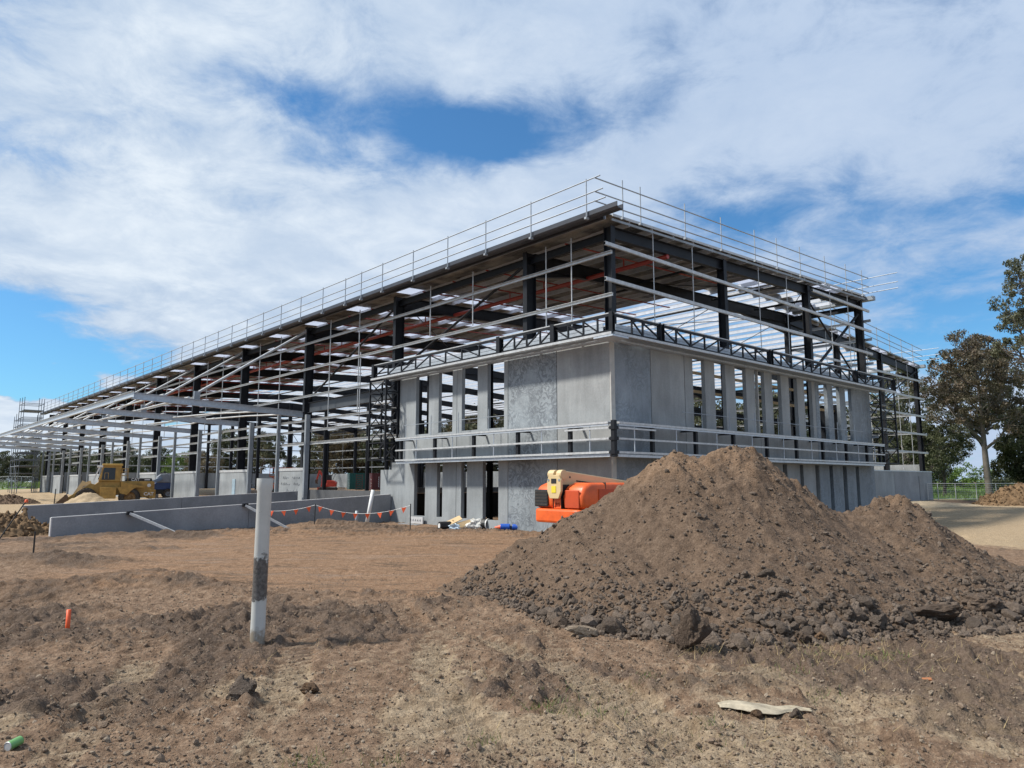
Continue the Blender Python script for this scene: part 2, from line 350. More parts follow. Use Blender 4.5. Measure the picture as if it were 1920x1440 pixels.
colr[:, 0] = np.clip(flat * .95 + .45 * ss(Dg, 20, 30) * (1 - ss(xf, 2, 8)), 0, 1)
colr[:, 1] = np.clip(.66 * rough * (1 - .45 * trk) * (1 - .35 * (1 - ss(Dg, 6.0, 8.5))), 0, 1)
colr[:, 2] = np.clip((1 - ss(Dg + 3 * (fbm(xf * .6, yf * .6, 13, 3) - .5), 7.2, 10.5)) * (.25 + .65 * ss(fbm(xf * .55, yf * .55, 15, 4), .44, .6)) + .55 * ss(xf, 3.0, 6.5) * (1 - ss(Dg, 12, 16)) + .30 * trk, 0, 1)
colr[:, 3] = np.clip(ss(xf - .12 * (yf - 20), 12, 16) * ss(Dg, 22, 30) * (1 - ss(v_, 46, 52)) + ss(-xf - .3 * yf, 7, 16) * ss(Dg, 34, 48) * .8 + ss(u_, 20, 40) * ss(v_, 0, 6) * .35, 0, 1)
at = me.color_attributes.new('soil', 'FLOAT_COLOR', 'POINT'); at.data.foreach_set('color', colr.ravel())
g = link('ground', me); g['kind'] = 'structure'; g['label'] = 'churned brown building site soil'
def gtop(x, y):
    a, b = np.array([float(x)]), np.array([float(y)]); return float(gz(a, b)[0] + gdetail(a, b)[0][0])

# ------------------------------------------------------------------ heaps of soil
def rock_mesh(seed, sub=2, rough=.32, flat=.8):
    bm = bmesh.new(); bmesh.ops.create_icosphere(bm, subdivisions=sub, radius=1)
    r = random.Random(seed); ax = [Vector((r.uniform(-1, 1), r.uniform(-1, 1), r.uniform(-1, 1))).normalized() for _ in range(7)]; cut = [r.uniform(.55, .9) for _ in ax]
    from mathutils import noise as mn
    for v in bm.verts:
        p = v.co.normalized(); d = 1 + rough * mn.noise(p * 1.3 + Vector((seed * 3.1, 0, 0))) + rough * .5 * mn.noise(p * 3.1 + Vector((0, seed * 1.7, 0))) + (rough * .30 * mn.noise(p * 6.7 + Vector((seed, 0, 2))) + rough * .16 * mn.noise(p * 13 + Vector((seed, 5, 2))) if sub > 2 else 0)
        for a, c in zip(ax, cut):
            t = p.dot(a) * d
            if t > c: d *= c / t
        v.co = p * d; v.co.z *= flat
    me = bpy.data.meshes.new('stone'); bm.to_mesh(me); bm.free(); return me
ROCKS = [rock_mesh(k, 2) for k in range(8)]
for m_ in ROCKS: m_.materials.append(M_stone)
def ico_np(seed):
    me_ = rock_mesh(seed, 1, .4); V = np.zeros(len(me_.vertices) * 3, np.float32); me_.vertices.foreach_get('co', V); V = V.reshape(-1, 3)
    Fq = np.array([p.vertices[:] for p in me_.polygons], np.int32); bpy.data.meshes.remove(me_); return V, Fq
ICO = [ico_np(100 + k) for k in range(5)]
def pebbles(name, pts, sizes, mat, parent=None, smooth=False, label=None, cat=None):
    """loose small stones and clods: real geometry, joined"""
    Vs, Fs, o = [], [], 0
    pts = np.asarray(pts); n = len(pts); which = RS.randint(0, len(ICO), n)
    for k, (V, Fq) in enumerate(ICO):
        idx = np.where(which == k)[0]
        if len(idx) == 0: continue
        a = RS.rand(len(idx)) * 2 * PI; b_ = RS.rand(len(idx)) * 2 * PI; c, s = np.cos(a), np.sin(a); cb, sb = np.cos(b_), np.sin(b_)
        Rz = np.zeros((len(idx), 3, 3)); Rz[:, 0, 0] = c; Rz[:, 0, 1] = -s; Rz[:, 1, 0] = s; Rz[:, 1, 1] = c; Rz[:, 2, 2] = 1
        Rx = np.zeros((len(idx), 3, 3)); Rx[:, 0, 0] = 1; Rx[:, 1, 1] = cb; Rx[:, 1, 2] = -sb; Rx[:, 2, 1] = sb; Rx[:, 2, 2] = cb
        sc = sizes[idx][:, None, None] * (1 + .35 * (RS.rand(len(idx), 1, 3) - .5) * 2)
        W = np.einsum('nij,nkj->nki', np.einsum('nij,njk->nik', Rz, Rx), V[None] * sc) + pts[idx][:, None, :]
        Vs.append(W.reshape(-1, 3)); Fs.append((Fq[None] + (o + np.arange(len(idx)) * len(V))[:, None, None]).reshape(-1, 3)); o += len(idx) * len(V)
    me_ = npmesh(name, np.concatenate(Vs), np.concatenate(Fs), [mat], smooth); ob = link(name, me_, parent); ob['kind'] = 'stuff'
    if label: ob['label'] = label
    if cat: ob['category'] = cat
    return ob
# main heap: ridge line and toe line sampled across x
RX = np.array([-2.2, -1.4, -.6, -.1, .6, 1.2, 1.95, 2.6, 2.97, 3.4, 3.75, 4.1, 4.4, 4.75, 5.1, 5.84, 6.25, 6.6, 6.95, 7.3, 7.65, 8.0, 8.5, 9.1, 9.8, 10.6, 11.4])
RZ = np.array([-.15, .08, .42, .72, 1.12, 1.47, 1.93, 2.26, 2.44, 2.46, 2.55, 2.64, 2.52, 2.34, 2.15, 1.66, 1.44, 1.50, 1.68, 1.70, 1.55, 1.36, 1.03, .64, .34, .08, -.15])
RD = np.interp(RX, [-2, 4, 6.3, 7, 9, 11.4], [13.4, 13.4, 13.9, 14.1, 14.1, 14.6])
TD = np.interp(RX, [-2.2, -1.4, -.6, .2, .8, 1.5, 2.2, 3, 4, 5, 6, 7, 8, 9, 10, 11.4], [13.2, 12.9, 12.4, 11.2, 10.2, 9.7, 9.3, 9.15, 9.3, 9.5, 9.8, 10.2, 10.9, 11.9, 12.9, 14.3])
def heap_h(x, y):
    zr = np.interp(x, RX, RZ); rd = np.interp(x, RX, RD); td = np.interp(x, RX, TD)
    td = td + .35 * (fbm(x * 1.1, y * .2, 7, 3) - .5)
    t = (y - td) / np.maximum(rd - td, .15)
    tt = np.clip(t, -.3, 1); f = np.where(tt < 0, tt * .5, tt * (1.0 - .16 * np.sin(tt * PI))); f = np.where(tt > .86, f - (tt - .86) ** 2 * 2.2, f)
    back = np.maximum(y - rd, 0) * .66
    h = zr * 1.065 * f - back - .04
    big = fbm(x * .9, y * .9, 201, 3) - .5; gul = fbm(x * 1.7 + .5 * y, y * .45, 211, 4) - .5
    up = ss(h, .05, .8)
    h = h + up * (.34 * big + .26 * gul) + ss(h, -.1, .3) * (.10 * (fbm(x * 3.4, y * 3.4, 221, 4, .62) - .5) + .07 * np.minimum(np.abs(fbm(x * 6.5, y * 6.5, 231, 3, .65) - .5) * 2, .5) + .03 * (fbm(x * 13, y * 13, 241, 3, .7) - .5))
    cl_ = ss(h, 1.2, 2.2) + .7 * ss(x, 5.5, 7.0)            # lumpier along the crest and the right lobe
    h = h + np.clip(cl_, 0, 1) * up * (.22 * (np.minimum(np.abs(fbm(x * 2.7, y * 2.7, 251, 4, .6) - .5) * 2, .5) - .2))
    return h
hx = np.arange(-2.6, 11.8, .036); hy = np.arange(8.4, 18.6, .04)
X, Y = np.meshgrid(hx, hy); H = heap_h(X.ravel(), Y.ravel())
H0 = np.maximum(H, -.25); i = np.arange(X.size).reshape(X.shape)
F = np.stack([i[:-1, :-1].ravel(), i[:-1, 1:].ravel(), i[1:, 1:].ravel(), i[1:, :-1].ravel()], 1)
F = F[(H0[F] > -.2).any(1)]
used = np.unique(F); rm = np.full(X.size, -1); rm[used] = np.arange(len(used))
V = np.stack([X.ravel(), Y.ravel(), H0], 1)[used]
heap = thing('soil_heap', 'big brown soil heap with stones along its foot in front of the building', 'soil heap', (0, 0, 0))
link('soil', npmesh('soil', V, rm[F], [M_mound]), heap)
def heap_top(x, y):
    a, b = np.array([float(x)]), np.array([float(y)]); return float(heap_h(a, b)[0])
# stones along the foot: the 300 largest are parts, the finer ones are one part
n = 0; pk = []
def toe(x): return float(np.interp(x, RX, TD))
while n < 300:
    x = RS.uniform(-.5, 9.6); q = abs(RS.normal(0, .62)); y = toe(x) + q * .95 + RS.uniform(-.22, .12)
    if x < .2 and RS.rand() < .4: continue
    if 5.2 < x < 5.9 and RS.rand() < .5: continue
    r = min(.17, max(.032, RS.lognormal(-2.83, .38))) * (1.15 if q < .45 else .85)
    z = max(heap_top(x, y), gtop(x, y))
    o = bpy.data.objects.new('stone', ROCKS[n % 8]); COL.objects.link(o); o.parent = heap
    o.location = (x, y, z + r * .28); o.scale = (r * RS.uniform(.85, 1.25), r * RS.uniform(.8, 1.15), r * RS.uniform(.75, 1.1)); o.rotation_euler = (RS.uniform(-.7, .7), RS.uniform(-.7, .7), RS.uniform(0, 6.28)); n += 1
P = []; S = []
m_ = 5200; xx = RS.uniform(-.9, 10.2, m_); q = np.abs(RS.normal(0, .75, m_)); yy = np.interp(xx, RX, TD) + q - .25
zz = np.maximum(heap_h(xx, yy), gz(xx, yy) + gdetail(xx, yy)[0]); sz = np.clip(RS.lognormal(-3.65, .42, m_), .012, .062)
P.append(np.stack([xx, yy, zz + sz * .3], 1)); S.append(sz)
m_ = 9000; xx = RS.uniform(-1.6, 10.8, m_); yy = RS.uniform(9.2, 14.6, m_); zz = heap_h(xx, yy); pat = fbm(xx * 1.6, yy * 1.6, 301, 3)
k = (zz > .05) & (pat + .25 * RS.rand(m_) > .56); xx, yy, zz = xx[k], yy[k], zz[k]; sz = np.clip(RS.lognormal(-4.05, .5, len(xx)), .008, .075)
P.append(np.stack([xx, yy, zz + sz * .25], 1)); S.append(sz)
pebbles('gravel', np.concatenate(P), np.concatenate(S), M_stone, heap)
# loose grit over the foreground
m_ = 62000; rr = 4.7 + 12 * RS.rand(m_) ** 1.5; aa = RS.uniform(R_(-40), R_(40), m_); xx = rr * np.sin(aa); yy = rr * np.cos(aa)
pat = fbm(xx * .8, yy * .8, 311, 4); k = pat + .45 * RS.rand(m_) > .60; xx, yy = xx[k], yy[k]
gh2, fl2, ro2, ma2, tr2 = gdetail(xx, yy); sz = np.clip(RS.lognormal(-5.05, .55, len(xx)), .003, .032) * (1 - .4 * fl2)
k = RS.rand(len(xx)) < .5; zt = gz(xx, yy) + gh2
pebbles('gravel', np.stack([xx, yy, zt + sz * .3], 1)[k], sz[k], M_stonepale, None, False, 'pale grit strewn over the foreground soil')
pebbles('soil_crumbs', np.stack([xx, yy, zt + sz * .3], 1)[~k], sz[~k] * 1.3, M_crumb, None, False, 'brown crumbs of clay strewn over the foreground soil')

def cone_heap(name, label, x, y, rx, ry, h, mat, seed, res=.09, rz=0.0, lump=.12, pw=1.0):
    t = np.linspace(-1.25, 1.25, int(2.5 * max(rx, ry) / res)); X, Y = np.meshgrid(t * rx, t * ry)
    px, py = X.ravel(), Y.ravel(); d = np.hypot(px / rx, py / ry) + .22 * (fbm(px / rx * 1.6 + seed, py / ry * 1.6, seed, 3) - .5)
    z = h * np.clip(1 - d, -.3, 1) ** 1 * 1.0
    z = np.where(d < .25, z - (.25 - d) ** 2 * h * 1.4, z)
    z = z + ss(z, -.05, .25 * h) * lump * h * ((fbm(px * 1.4, py * 1.4, seed + 3, 4, .6) - .5) * 1.6 + .8 * (np.minimum(np.abs(fbm(px * 3.3, py * 3.3, seed + 5, 3, .6) - .5) * 2, .6) - .2))
    c, s = math.cos(rz), math.sin(rz); wx, wy = x + px * c - py * s, y + px * s + py * c
    wz = float(gz(np.array([x]), np.array([y]))[0]) + z
    i = np.arange(X.size).reshape(X.shape); F = np.stack([i[:-1, :-1].ravel(), i[:-1, 1:].ravel(), i[1:, 1:].ravel(), i[1:, :-1].ravel()], 1)
    F = F[(z[F] > -.25 * h).any(1)]
    V = np.stack([wx, wy, wz], 1); o = link(name, npmesh(name, V, F, [mat])); ok = np.unique(F[(z[F] > 0).all(1)])
    if lump > .12:
        q = RS.choice(ok, min(1500, len(ok) * 2)); pt = V[q] + RS.normal(0, .03, (len(q), 3)) * np.array([1, 1, .2]); pebbles('crumbs', pt, np.clip(RS.lognormal(-3.0, .5, len(q)), .02, .13), mat, o)
    return tag(o, label, 'soil heap')
M_tan = plain('tan_gravel', (.42, .33, .22), .95, 0, .22, 2.5, .8, 30, .1)
M_sand = plain('sand', (.37, .285, .185), .95, 0, .2, 3, .7, 40, .1)
M_clod = plain('ochre_clods', (.16, .105, .06), .95, 0, .5, 4.5, 1.0, 12, .1)
cone_heap('sand_heap', 'small pale sand heap in front of the yellow wheel loader', -29.2, 50.6, 2.5, 2.0, 1.42, M_sand, 3)
cone_heap('gravel_heap', 'low pale gravel heap against the end of the right hand grey wall', 26.6, 47.2, 4.2, 1.8, .30, M_tan, 5)
cone_heap('soil_heap', 'straw littered brown heap at the far right edge under the trees', 32.9, 46.8, 3.2, 2.2, 1.5, M_clod, 9, .09, 0, .35)
cone_heap('soil_heap', 'low dark soil heap far off on the left beside the open gravel', -45.5, 66, 2.8, 2.0, .9, M_mound, 12, .09, 0, .3)
cone_heap('soil_heap', 'ochre clod heap at the left edge beside the ends of the ramp walls', -20.6, 27.2, 4.2, 2.2, .95, M_clod, 15, .06, .3, .75)
cone_heap('soil_heap', 'flat brown spoil strip by the grass verge right of the building', 31.5, 51.5, 4.0, 1.4, .22, M_mound, 19)

# ------------------------------------------------------------------ steel, concrete, paint
M_black = plain('black_steel', (.013, .0145, .018), .5, 0, .3, 4, 0, 40, .25)
M_dkgrey = plain('charcoal_gutter', (.045, .048, .058), .4, 0, .15, 2)
M_gal = plain('galvanised_steel', (.50, .54, .58), .38, .35, .14, 9)
M_purl = plain('purlin_zinc', (.56, .58, .62), .45, .15, .1, 4)
M_galw = plain('bright_galvanised', (.50, .51, .51), .45, .25, .2, 6)
M_galpost = plain('grey_post', (.28, .31, .335), .5, .3, .12, 3)
M_tube = plain('scaffold_tube', (.33, .36, .39), .5, .35, .12, 6)
M_red = plain('red_pipe', (.33, .035, .025), .4, 0, .15, 3)
M_timber = plain('pale_timber', (.52, .36, .18), .6, 0, .2, 5)
M_intdark = plain('interior_dark', (.012, .012, .013), .6, 0, .3, 2)  # shade of the ground floor interior put into a near-black colour
M_joint = plain('joint_sealant', (.42, .41, .38), .7, 0, .1, 5)
def concrete(name, base, wr=0.0, tint=(1, 1, 1), streak=.5):
    m, nt, b = newmat(name); co = ocoord(nt)
    oi = nt.nodes.new('ShaderNodeObjectInfo'); off = nt.nodes.new('ShaderNodeVectorMath'); off.operation = 'ADD'
    lk(nt, co, off.inputs[0]); sc = nt.nodes.new('ShaderNodeCombineXYZ'); lk(nt, mth(nt, 'MULTIPLY', oi.outputs['Random'], 40), sc.inputs[2]); lk(nt, sc.outputs[0], off.inputs[1]); co2 = off.outputs[0]
    mp = nt.nodes.new('ShaderNodeMapping'); mp.inputs['Scale'].default_value = (1.4, 1.4, .22); lk(nt, co2, mp.inputs[0])
    big = noise(nt, co2, .55, 5, .6); st = noise(nt, mp.outputs[0], 1.6, 6, .65, .6); fn = noise(nt, co2, 14, 5, .7)
    k = mth(nt, 'ADD', mth(nt, 'MULTIPLY', big, .5), mth(nt, 'ADD', mth(nt, 'MULTIPLY', st, streak * .7), mth(nt, 'MULTIPLY', fn, .22)))
    lo = tuple(base * .60 * t for t in tint); hi = tuple(base * 1.28 * t for t in tint)
    col = ramp(nt, k, [(.36, lo), (.74, hi)])
    # pale release-agent blooms and a few dark drips
    bl = smooth(nt, noise(nt, co2, 1.3, 6, .72, 1.2), .60, .78); col = mixc(nt, mth(nt, 'MULTIPLY', bl, .35), col, (base * 1.55, base * 1.6, base * 1.55))
    br = noise(nt, co2, 30, 3)
    if wr:
        wv = nt.nodes.new('ShaderNodeTexNoise'); wv.inputs['Scale'].default_value = 2.3; wv.inputs['Detail'].default_value = 5; wv.inputs['Roughness'].default_value = .62; wv.inputs['Distortion'].default_value = 1.7; lk(nt, co2, wv.inputs['Vector'])
        ridge = mth(nt, 'SUBTRACT', 1.0, mth(nt, 'MULTIPLY', mth(nt, 'ABSOLUTE', mth(nt, 'SUBTRACT', wv.outputs['Fac'], .5)), 9.0), clamp=True)
        patch = smooth(nt, noise(nt, co2, .75, 3), .36, .56)
        dk = mth(nt, 'MULTIPLY', mth(nt, 'MULTIPLY', smooth(nt, ridge, .25, .9), patch), wr)
        col = mixc(nt, dk, col, (base * .22, base * .25, base * .30)); br = mth(nt, 'ADD', br, mth(nt, 'MULTIPLY', ridge, 2.0))
    lk(nt, col, b.inputs['Base Color']); b.inputs['Roughness'].default_value = .72; b.inputs['Specular IOR Level'].default_value = .35
    lk(nt, bumpn(nt, br, .25, .01), b.inputs['Normal']); return m
M_con = concrete('precast_concrete', .33, 0, (.93, 1.0, 1.03))
M_conw = concrete('film_marked_concrete', .32, .6, (.90, 1.0, 1.06))
M_conb = concrete('blue_grey_concrete', .28, .3, (.88, 1.0, 1.10))
M_cong = concrete('warm_grey_concrete', .32, 0, (.96, 1.0, 1.0))
M_conr = concrete('ramp_concrete', .37, 0, (.95, 1.0, 1.06), .15)
M_cap = plain('pale_arris', (.5, .5, .5), .7, 0, .1, 4)
def roofzu(v): return 11.80 + .040 * v if v < 22.6 else 12.704 - .055 * (v - 22.6)
m, nt, b = newmat('foil_blanket'); co = ocoord(nt)
lk(nt, ramp(nt, noise(nt, co, .8, 5, .6), [(.40, (.085, .078, .068)), (.64, (.46, .415, .35))]), b.inputs['Base Color']); b.inputs['Metallic'].default_value = .55; b.inputs['Roughness'].default_value = .38
mp = nt.nodes.new('ShaderNodeMapping'); mp.inputs['Scale'].default_value = (1.1, .35, 1); lk(nt, co, mp.inputs[0])
lk(nt, bumpn(nt, noise(nt, mp.outputs[0], 2.6, 5, .6), 1.0, .25), b.inputs['Normal']); M_foil = m
m, nt, b = newmat('skylight_sheet'); out = nt.nodes['Material Output']
tr = nt.nodes.new('ShaderNodeBsdfTranslucent'); tr.inputs['Color'].default_value = (.72, .75, .82, 1); mx = nt.nodes.new('ShaderNodeMixShader'); mx.inputs[0].default_value = .25
b.inputs['Base Color'].default_value = (.8, .82, .85, 1); lk(nt, tr.outputs[0], mx.inputs[1]); lk(nt, b.outputs[0], mx.inputs[2]); lk(nt, mx.outputs[0], out.inputs[0]); M_sky = m

# all building pieces use the local frame  x = v, y = u
def Q(u, v, z): return (v, u, z)
FR = [.25, 4.62, 14.5, 24.5, 34.5, 44.5, 54.5, 64.5, 74.5, 84.5, 94.5, 104.5]; UE = 105.3
def wall_grid(mb, along, a0, a1, z0, z1, holes, t0, t1):
    """solid panel with rectangular holes; outer faces only"""
    A = sorted({a0, a1} | {x for h in holes for x in h[:2] if a0 < x < a1}); Zs = sorted({z0, z1} | {x for h in holes for x in h[2:] if z0 < x < z1})
    def solid(i, j):
        if i < 0 or j < 0 or i >= len(A) - 1 or j >= len(Zs) - 1: return False
        ca, cz = (A[i] + A[i + 1]) / 2, (Zs[j] + Zs[j + 1]) / 2
        return not any(h[0] < ca < h[1] and h[2] < cz < h[3] for h in holes)
    def pt(a, t, z): return (t, a, z) if along == 'u' else (a, t, z)
    for i in range(len(A) - 1):
        for j in range(len(Zs) - 1):
            if not solid(i, j): continue
            x0, x1, y0, y1 = A[i], A[i + 1], Zs[j], Zs[j + 1]
            for t in (t0, t1): mb.add([pt(x0, t, y0), pt(x1, t, y0), pt(x1, t, y1), pt(x0, t, y1)], [(0, 1, 2, 3)])
            if not solid(i - 1, j): mb.add([pt(x0, t0, y0), pt(x0, t1, y0), pt(x0, t1, y1), pt(x0, t0, y1)], [(0, 1, 2, 3)])
            if not solid(i + 1, j): mb.add([pt(x1, t0, y0), pt(x1, t1, y0), pt(x1, t1, y1), pt(x1, t0, y1)], [(0, 1, 2, 3)])
            if not solid(i, j - 1): mb.add([pt(x0, t0, y0), pt(x1, t0, y0), pt(x1, t1, y0), pt(x0, t1, y0)], [(0, 1, 2, 3)])
            if not solid(i, j + 1): mb.add([pt(x0, t0, y1), pt(x1, t0, y1), pt(x1, t1, y1), pt(x0, t1, y1)], [(0, 1, 2, 3)])

# ------------------------------------------------------------------ warehouse frame
BLOC = (C0[0], C0[1], 0)
wh = thing('warehouse_frame', 'long unfinished warehouse of black steel portals, pale girts and half sheeted roof', 'building', BLOC, BROT)
for k, u in enumerate(FR):
    cols = [.38, 8.1, 16.1, 22.6] if k == 0 else ([.38, 22.6, 29.5, 36.8, 44.0] if k == 1 else [.38, 22.6, 44.0])
    if k == len(FR) - 1: cols = [.38, 7.5, 15, 22.6, 30, 37, 44.0]
    for v in cols:
        mb = MB(); z1 = roofzu(v) - .30; zb = -.1
        dep, wd = (.54, .24) if v in (.38, 44.0) and k else (.36, .24)
        if v == 22.6: dep = .42
        mb.ibeam(Q(u, v, zb), Q(u, v, z1), dep, wd, (1, 0, 0) if v in (.38, 44.0, 22.6) and k else (0, 1, 0), .022, .018)
        mb.box(Q(u, v, float(gz(*[np.array([q]) for q in uvw(u, v)[:2]])[0]) + .03), (dep + .12, wd + .12, .04))
        mb.build('column', M_black, wh)
for k, u in enumerate(FR):
    mb = MB()
    vs_ = [.62, 22.38] if k == 0 else [.62, 22.36, 22.84, 43.76]
    dp = .46 if k == 0 else .62
    for a, b_ in zip(vs_[0::2], vs_[1::2]):
        za, zb = roofzu(a) - .30 - dp / 2, roofzu(b_) - .30 - dp / 2
        mb.ibeam(Q(u, a, za), Q(u, b_, zb), dp, .22, (0, 0, 1), .022, .016)
        if k:                                   # haunches at the ridge column and the eaves
            for (e, s) in ((a, 1), (b_, -1)):
                w_ = 5.0 if abs(e - 22.6) < 1 else 2.6; h_ = .62 if abs(e - 22.6) < 1 else .4
                ze = roofzu(e) - .30 - dp; zf = roofzu(e + s * w_) - .30 - dp
                mb.add([Q(u - .008, e, ze + .02), Q(u - .008, e, ze - h_), Q(u - .008, e + s * w_, zf + .02), Q(u + .008, e, ze + .02), Q(u + .008, e, ze - h_), Q(u + .008, e + s * w_, zf + .02)], [(0, 1, 2), (3, 5, 4), (0, 3, 4, 1), (1, 4, 5, 2), (0, 2, 5, 3)])
                mb.beam(Q(u, e, ze - h_), Q(u, e + s * w_, zf - .005), .22, .02)
    mb.build('rafter', M_black, wh)
# eave struts and gutter
MB().ibeam(Q(.5, .42, 11.18), Q(104.2, .42, 11.18), .30, .16).build('eave_beam', M_black, wh)
MB().ibeam(Q(.5, 22.6, 12.0), Q(4.4, 22.6, 12.0), .3, .18).build('eave_beam', M_black, wh)
MB().ibeam(Q(4.9, 44.0, 10.75), Q(104.2, 44.0, 10.75), .3, .18).build('eave_beam', M_black, wh)
gm = MB(); prof = [(-.96, 11.73), (-.96, 11.56), (-.88, 11.50), (-.62, 11.50), (-.62, 11.70), (-.65, 11.70), (-.65, 11.53), (-.87, 11.53), (-.93, 11.58), (-.93, 11.73)]
gm.add([(p[0], -1.25, p[1]) for p in prof] + [(p[0], UE, p[1]) for p in prof], [(i, (i + 1) % 10, 10 + (i + 1) % 10, 10 + i) for i in range(10)] + [tuple(range(10))])
gm.build('gutter', M_dkgrey, wh)
MB().beam(Q(-.2, -.42, 11.56), Q(UE, -.42, 11.56), .08, .14).build('fascia_purlin', M_dkgrey, wh)
# purlins, one long line each
v = -.25; pv = []
while v < 44.2:
    pv.append(v); v += 1.42
for v in pv:
    u0 = -.12 if v < 22.7 else 4.5
    z = roofzu(v) - .13
    mb = MB(); mb.beam(Q(u0, v, z), Q(UE - .2, v, z), .012, .18); mb.beam(Q(u0, v + .035, z + .115), Q(UE - .2, v + .035, z + .095), .07, .012); mb.beam(Q(u0, v - .035, z - .115), Q(UE - .2, v - .035, z - .095), .07, .012)
    mb.build('purlin', M_purl, wh)
# roof sheets, one by one; every fifth is a skylight
def sheet(u0, u1, v0, v1, mat, name, dz=0.0, step=.33):
    mb = MB(); n = max(2, int(round((v1 - v0) / 1.4))); t = .012
    vv = np.linspace(v0, v1, n + 1); rows = []
    for s in (0, 1):
        for a in vv:
            z = roofzu(a) + dz + (t if s else -t) - (0 if s else .02 * RS.rand())
            rows.append([Q(u0, a, z), Q(u1, a, z)])
    vs = [p for r in rows for p in r]; fs = []; m1 = 2 * (n + 1)
    for i in range(n):
        fs += [(2 * i, 2 * i + 1, 2 * i + 3, 2 * i + 2), (m1 + 2 * i, m1 + 2 * i + 2, m1 + 2 * i + 3, m1 + 2 * i + 1), (2 * i, 2 * i + 2, m1 + 2 * i + 2, m1 + 2 * i), (2 * i + 1, m1 + 2 * i + 1, m1 + 2 * i + 3, 2 * i + 3)]
    fs += [(0, m1, m1 + 1, 1), (2 * n, 2 * n + 1, m1 + 2 * n + 1, m1 + 2 * n)]
    mb.add(vs, fs); return mb.build(name, mat, wh)
u = -.12; k = 0
while u < UE - .6:
    u1 = u + 1.0 + (.25 if k % 5 == 3 else 0)
    skyl = (k % 5 == 3 and u > 11)
    if skyl: sheet(u + .004, u1 - .004, -.78, .10, M_foil, 'roof_sheet', .004 * (k % 2))
    sheet(u + .004, u1 - .004, .11 if skyl else -.78, 12.5 + (.25 * RS.rand() if u > 5 else .1), M_sky if skyl else M_foil, 'skylight' if skyl else 'roof_sheet', .004 * (k % 2))
    u = u1; k += 1
# patchy sheeting over the office bay
for j, (a, b_) in enumerate([(12.7, 15.2), (15.25, 17.6), (17.65, 20.1), (20.15, 22.9)]):
    for i in range(5):
        if (i + 2 * j) % 5 in (1, 3) and i: continue
        sheet(-.1 + i * .95, -.1 + i * .95 + .93, a, b_, M_sky if (i + j) % 4 == 2 else M_foil, 'skylight' if (i + j) % 4 == 2 else 'roof_sheet', .002)
for j in range(10):
    a = 23.0 + 2.15 * j
    sheet(4.5, 5.5, a, a + 2.1, M_foil if j % 3 else M_sky, 'roof_sheet' if j % 3 else 'skylight', .002)
    if j % 2: sheet(5.52, 6.5, a, a + 2.1, M_foil, 'roof_sheet', .005)
# gable flashings and eaves upstand
MB().beam(Q(-.16, .1, 11.80), Q(-.16, 22.7, 11.80 + .0375 * 22.6), .03, .10).build('gable_flashing', M_galw, wh)
MB().beam(Q(-.10, .1, 11.64), Q(-.10, 22.7, 11.64 + .0375 * 22.6), .05, .09).build('gable_flashing', M_galpost, wh)
MB().beam(Q(4.44, 22.9, roofzu(22.9) - .02), Q(4.44, 44.5, roofzu(44.5) - .02), .03, .10).build('gable_flashing', M_galpost, wh)
mb = MB(); mb.bb(22.9, 23.25, -.5, 4.4, 12.42, 12.66); mb.build('gutter', M_galpost, wh)
mb = MB(); mb.bb(44.35, 44.7, 4.0, UE, 11.25, 11.5); mb.build('gutter', M_galpost, wh)
# girts on the long left wall
for z, u0, u1, dep in ((10.36, -.15, UE, .13), (8.77, -.15, UE, .13), (7.1, 15.2, UE, .13), (5.62, 13.9, UE, .13), (5.0, 13.9, UE, .13)):
    MB().cee(Q(u0, .02, z), Q(u1, .02, z), dep, .08).build('girt', M_galw, wh)
for (a, b_) in ((13.8, 27.3), (31.6, 37.3), (41.6, 47.2), (51.6, 57.2), (61.6, 67.2), (71.6, 77.2), (81.6, 87.2)):
    MB().cee(Q(a, .02, 4.24), Q(b_, .02, 4.24), .17, .08).build('girt', M_galw, wh)
# bridging rods between the girts
for k in range(1, len(FR) - 1):
    for q in (.34, .67):
        u = FR[k] + (FR[k + 1] - FR[k]) * q
        MB().tube(Q(u, .05, 8.9 if u < 15 else 5.7), Q(u, .05, 11.4), .026, 6).build('bridging_rod', M_galw, wh)
for u in (1.9, 3.3):
    MB().tube(Q(u, .05, 7.9), Q(u, .05, 11.4), .024, 6).build('bridging_rod', M_galw, wh)
for u in (17.7, 21.2):
    MB().tube(Q(u, .05, 5.1), Q(u, .05, 9), .028, 6).build('bridging_rod', M_galw, wh)
# girts on the right hand end of the office bay
for z in (10.66, 9.32, 11.85):
    a, b_ = (-.25, 23.4) if z < 11 else (16.2, 23.3)
    MB().cee(Q(-.06, a, z), Q(-.06, b_, z), .14, .08).build('girt', M_galw, wh)
for v in (2.7, 5.4, 10.8, 13.5, 18.3, 20.5):
    MB().tube(Q(-.03, v, 7.8), Q(-.03, v, 11.7 + .03 * v), .022, 6).build('bridging_rod', M_galw, wh)
for z in (11.2, 10.1, 8.7, 7.3, 5.9, 4.5):
    MB().cee(Q(-.3, 22.85, z), Q(4.6, 22.85, z), .15, .08).build('girt', M_gal, wh)
# far right end wall girts (frame one, ridge to right eave)
for z in (10.15, 8.70, 7.24, 5.76, 4.28):
    MB().cee(Q(4.45, 23.0, z), Q(4.45, 45.0, z), .15, .08).build('girt', M_galw, wh)
for v in (25.5, 27.6, 32, 34.2, 39.6, 41.8):
    MB().tube(Q(4.47, v, 2.9), Q(4.47, v, roofzu(v) - .4), .022, 6).build('bridging_rod', M_galw, wh)
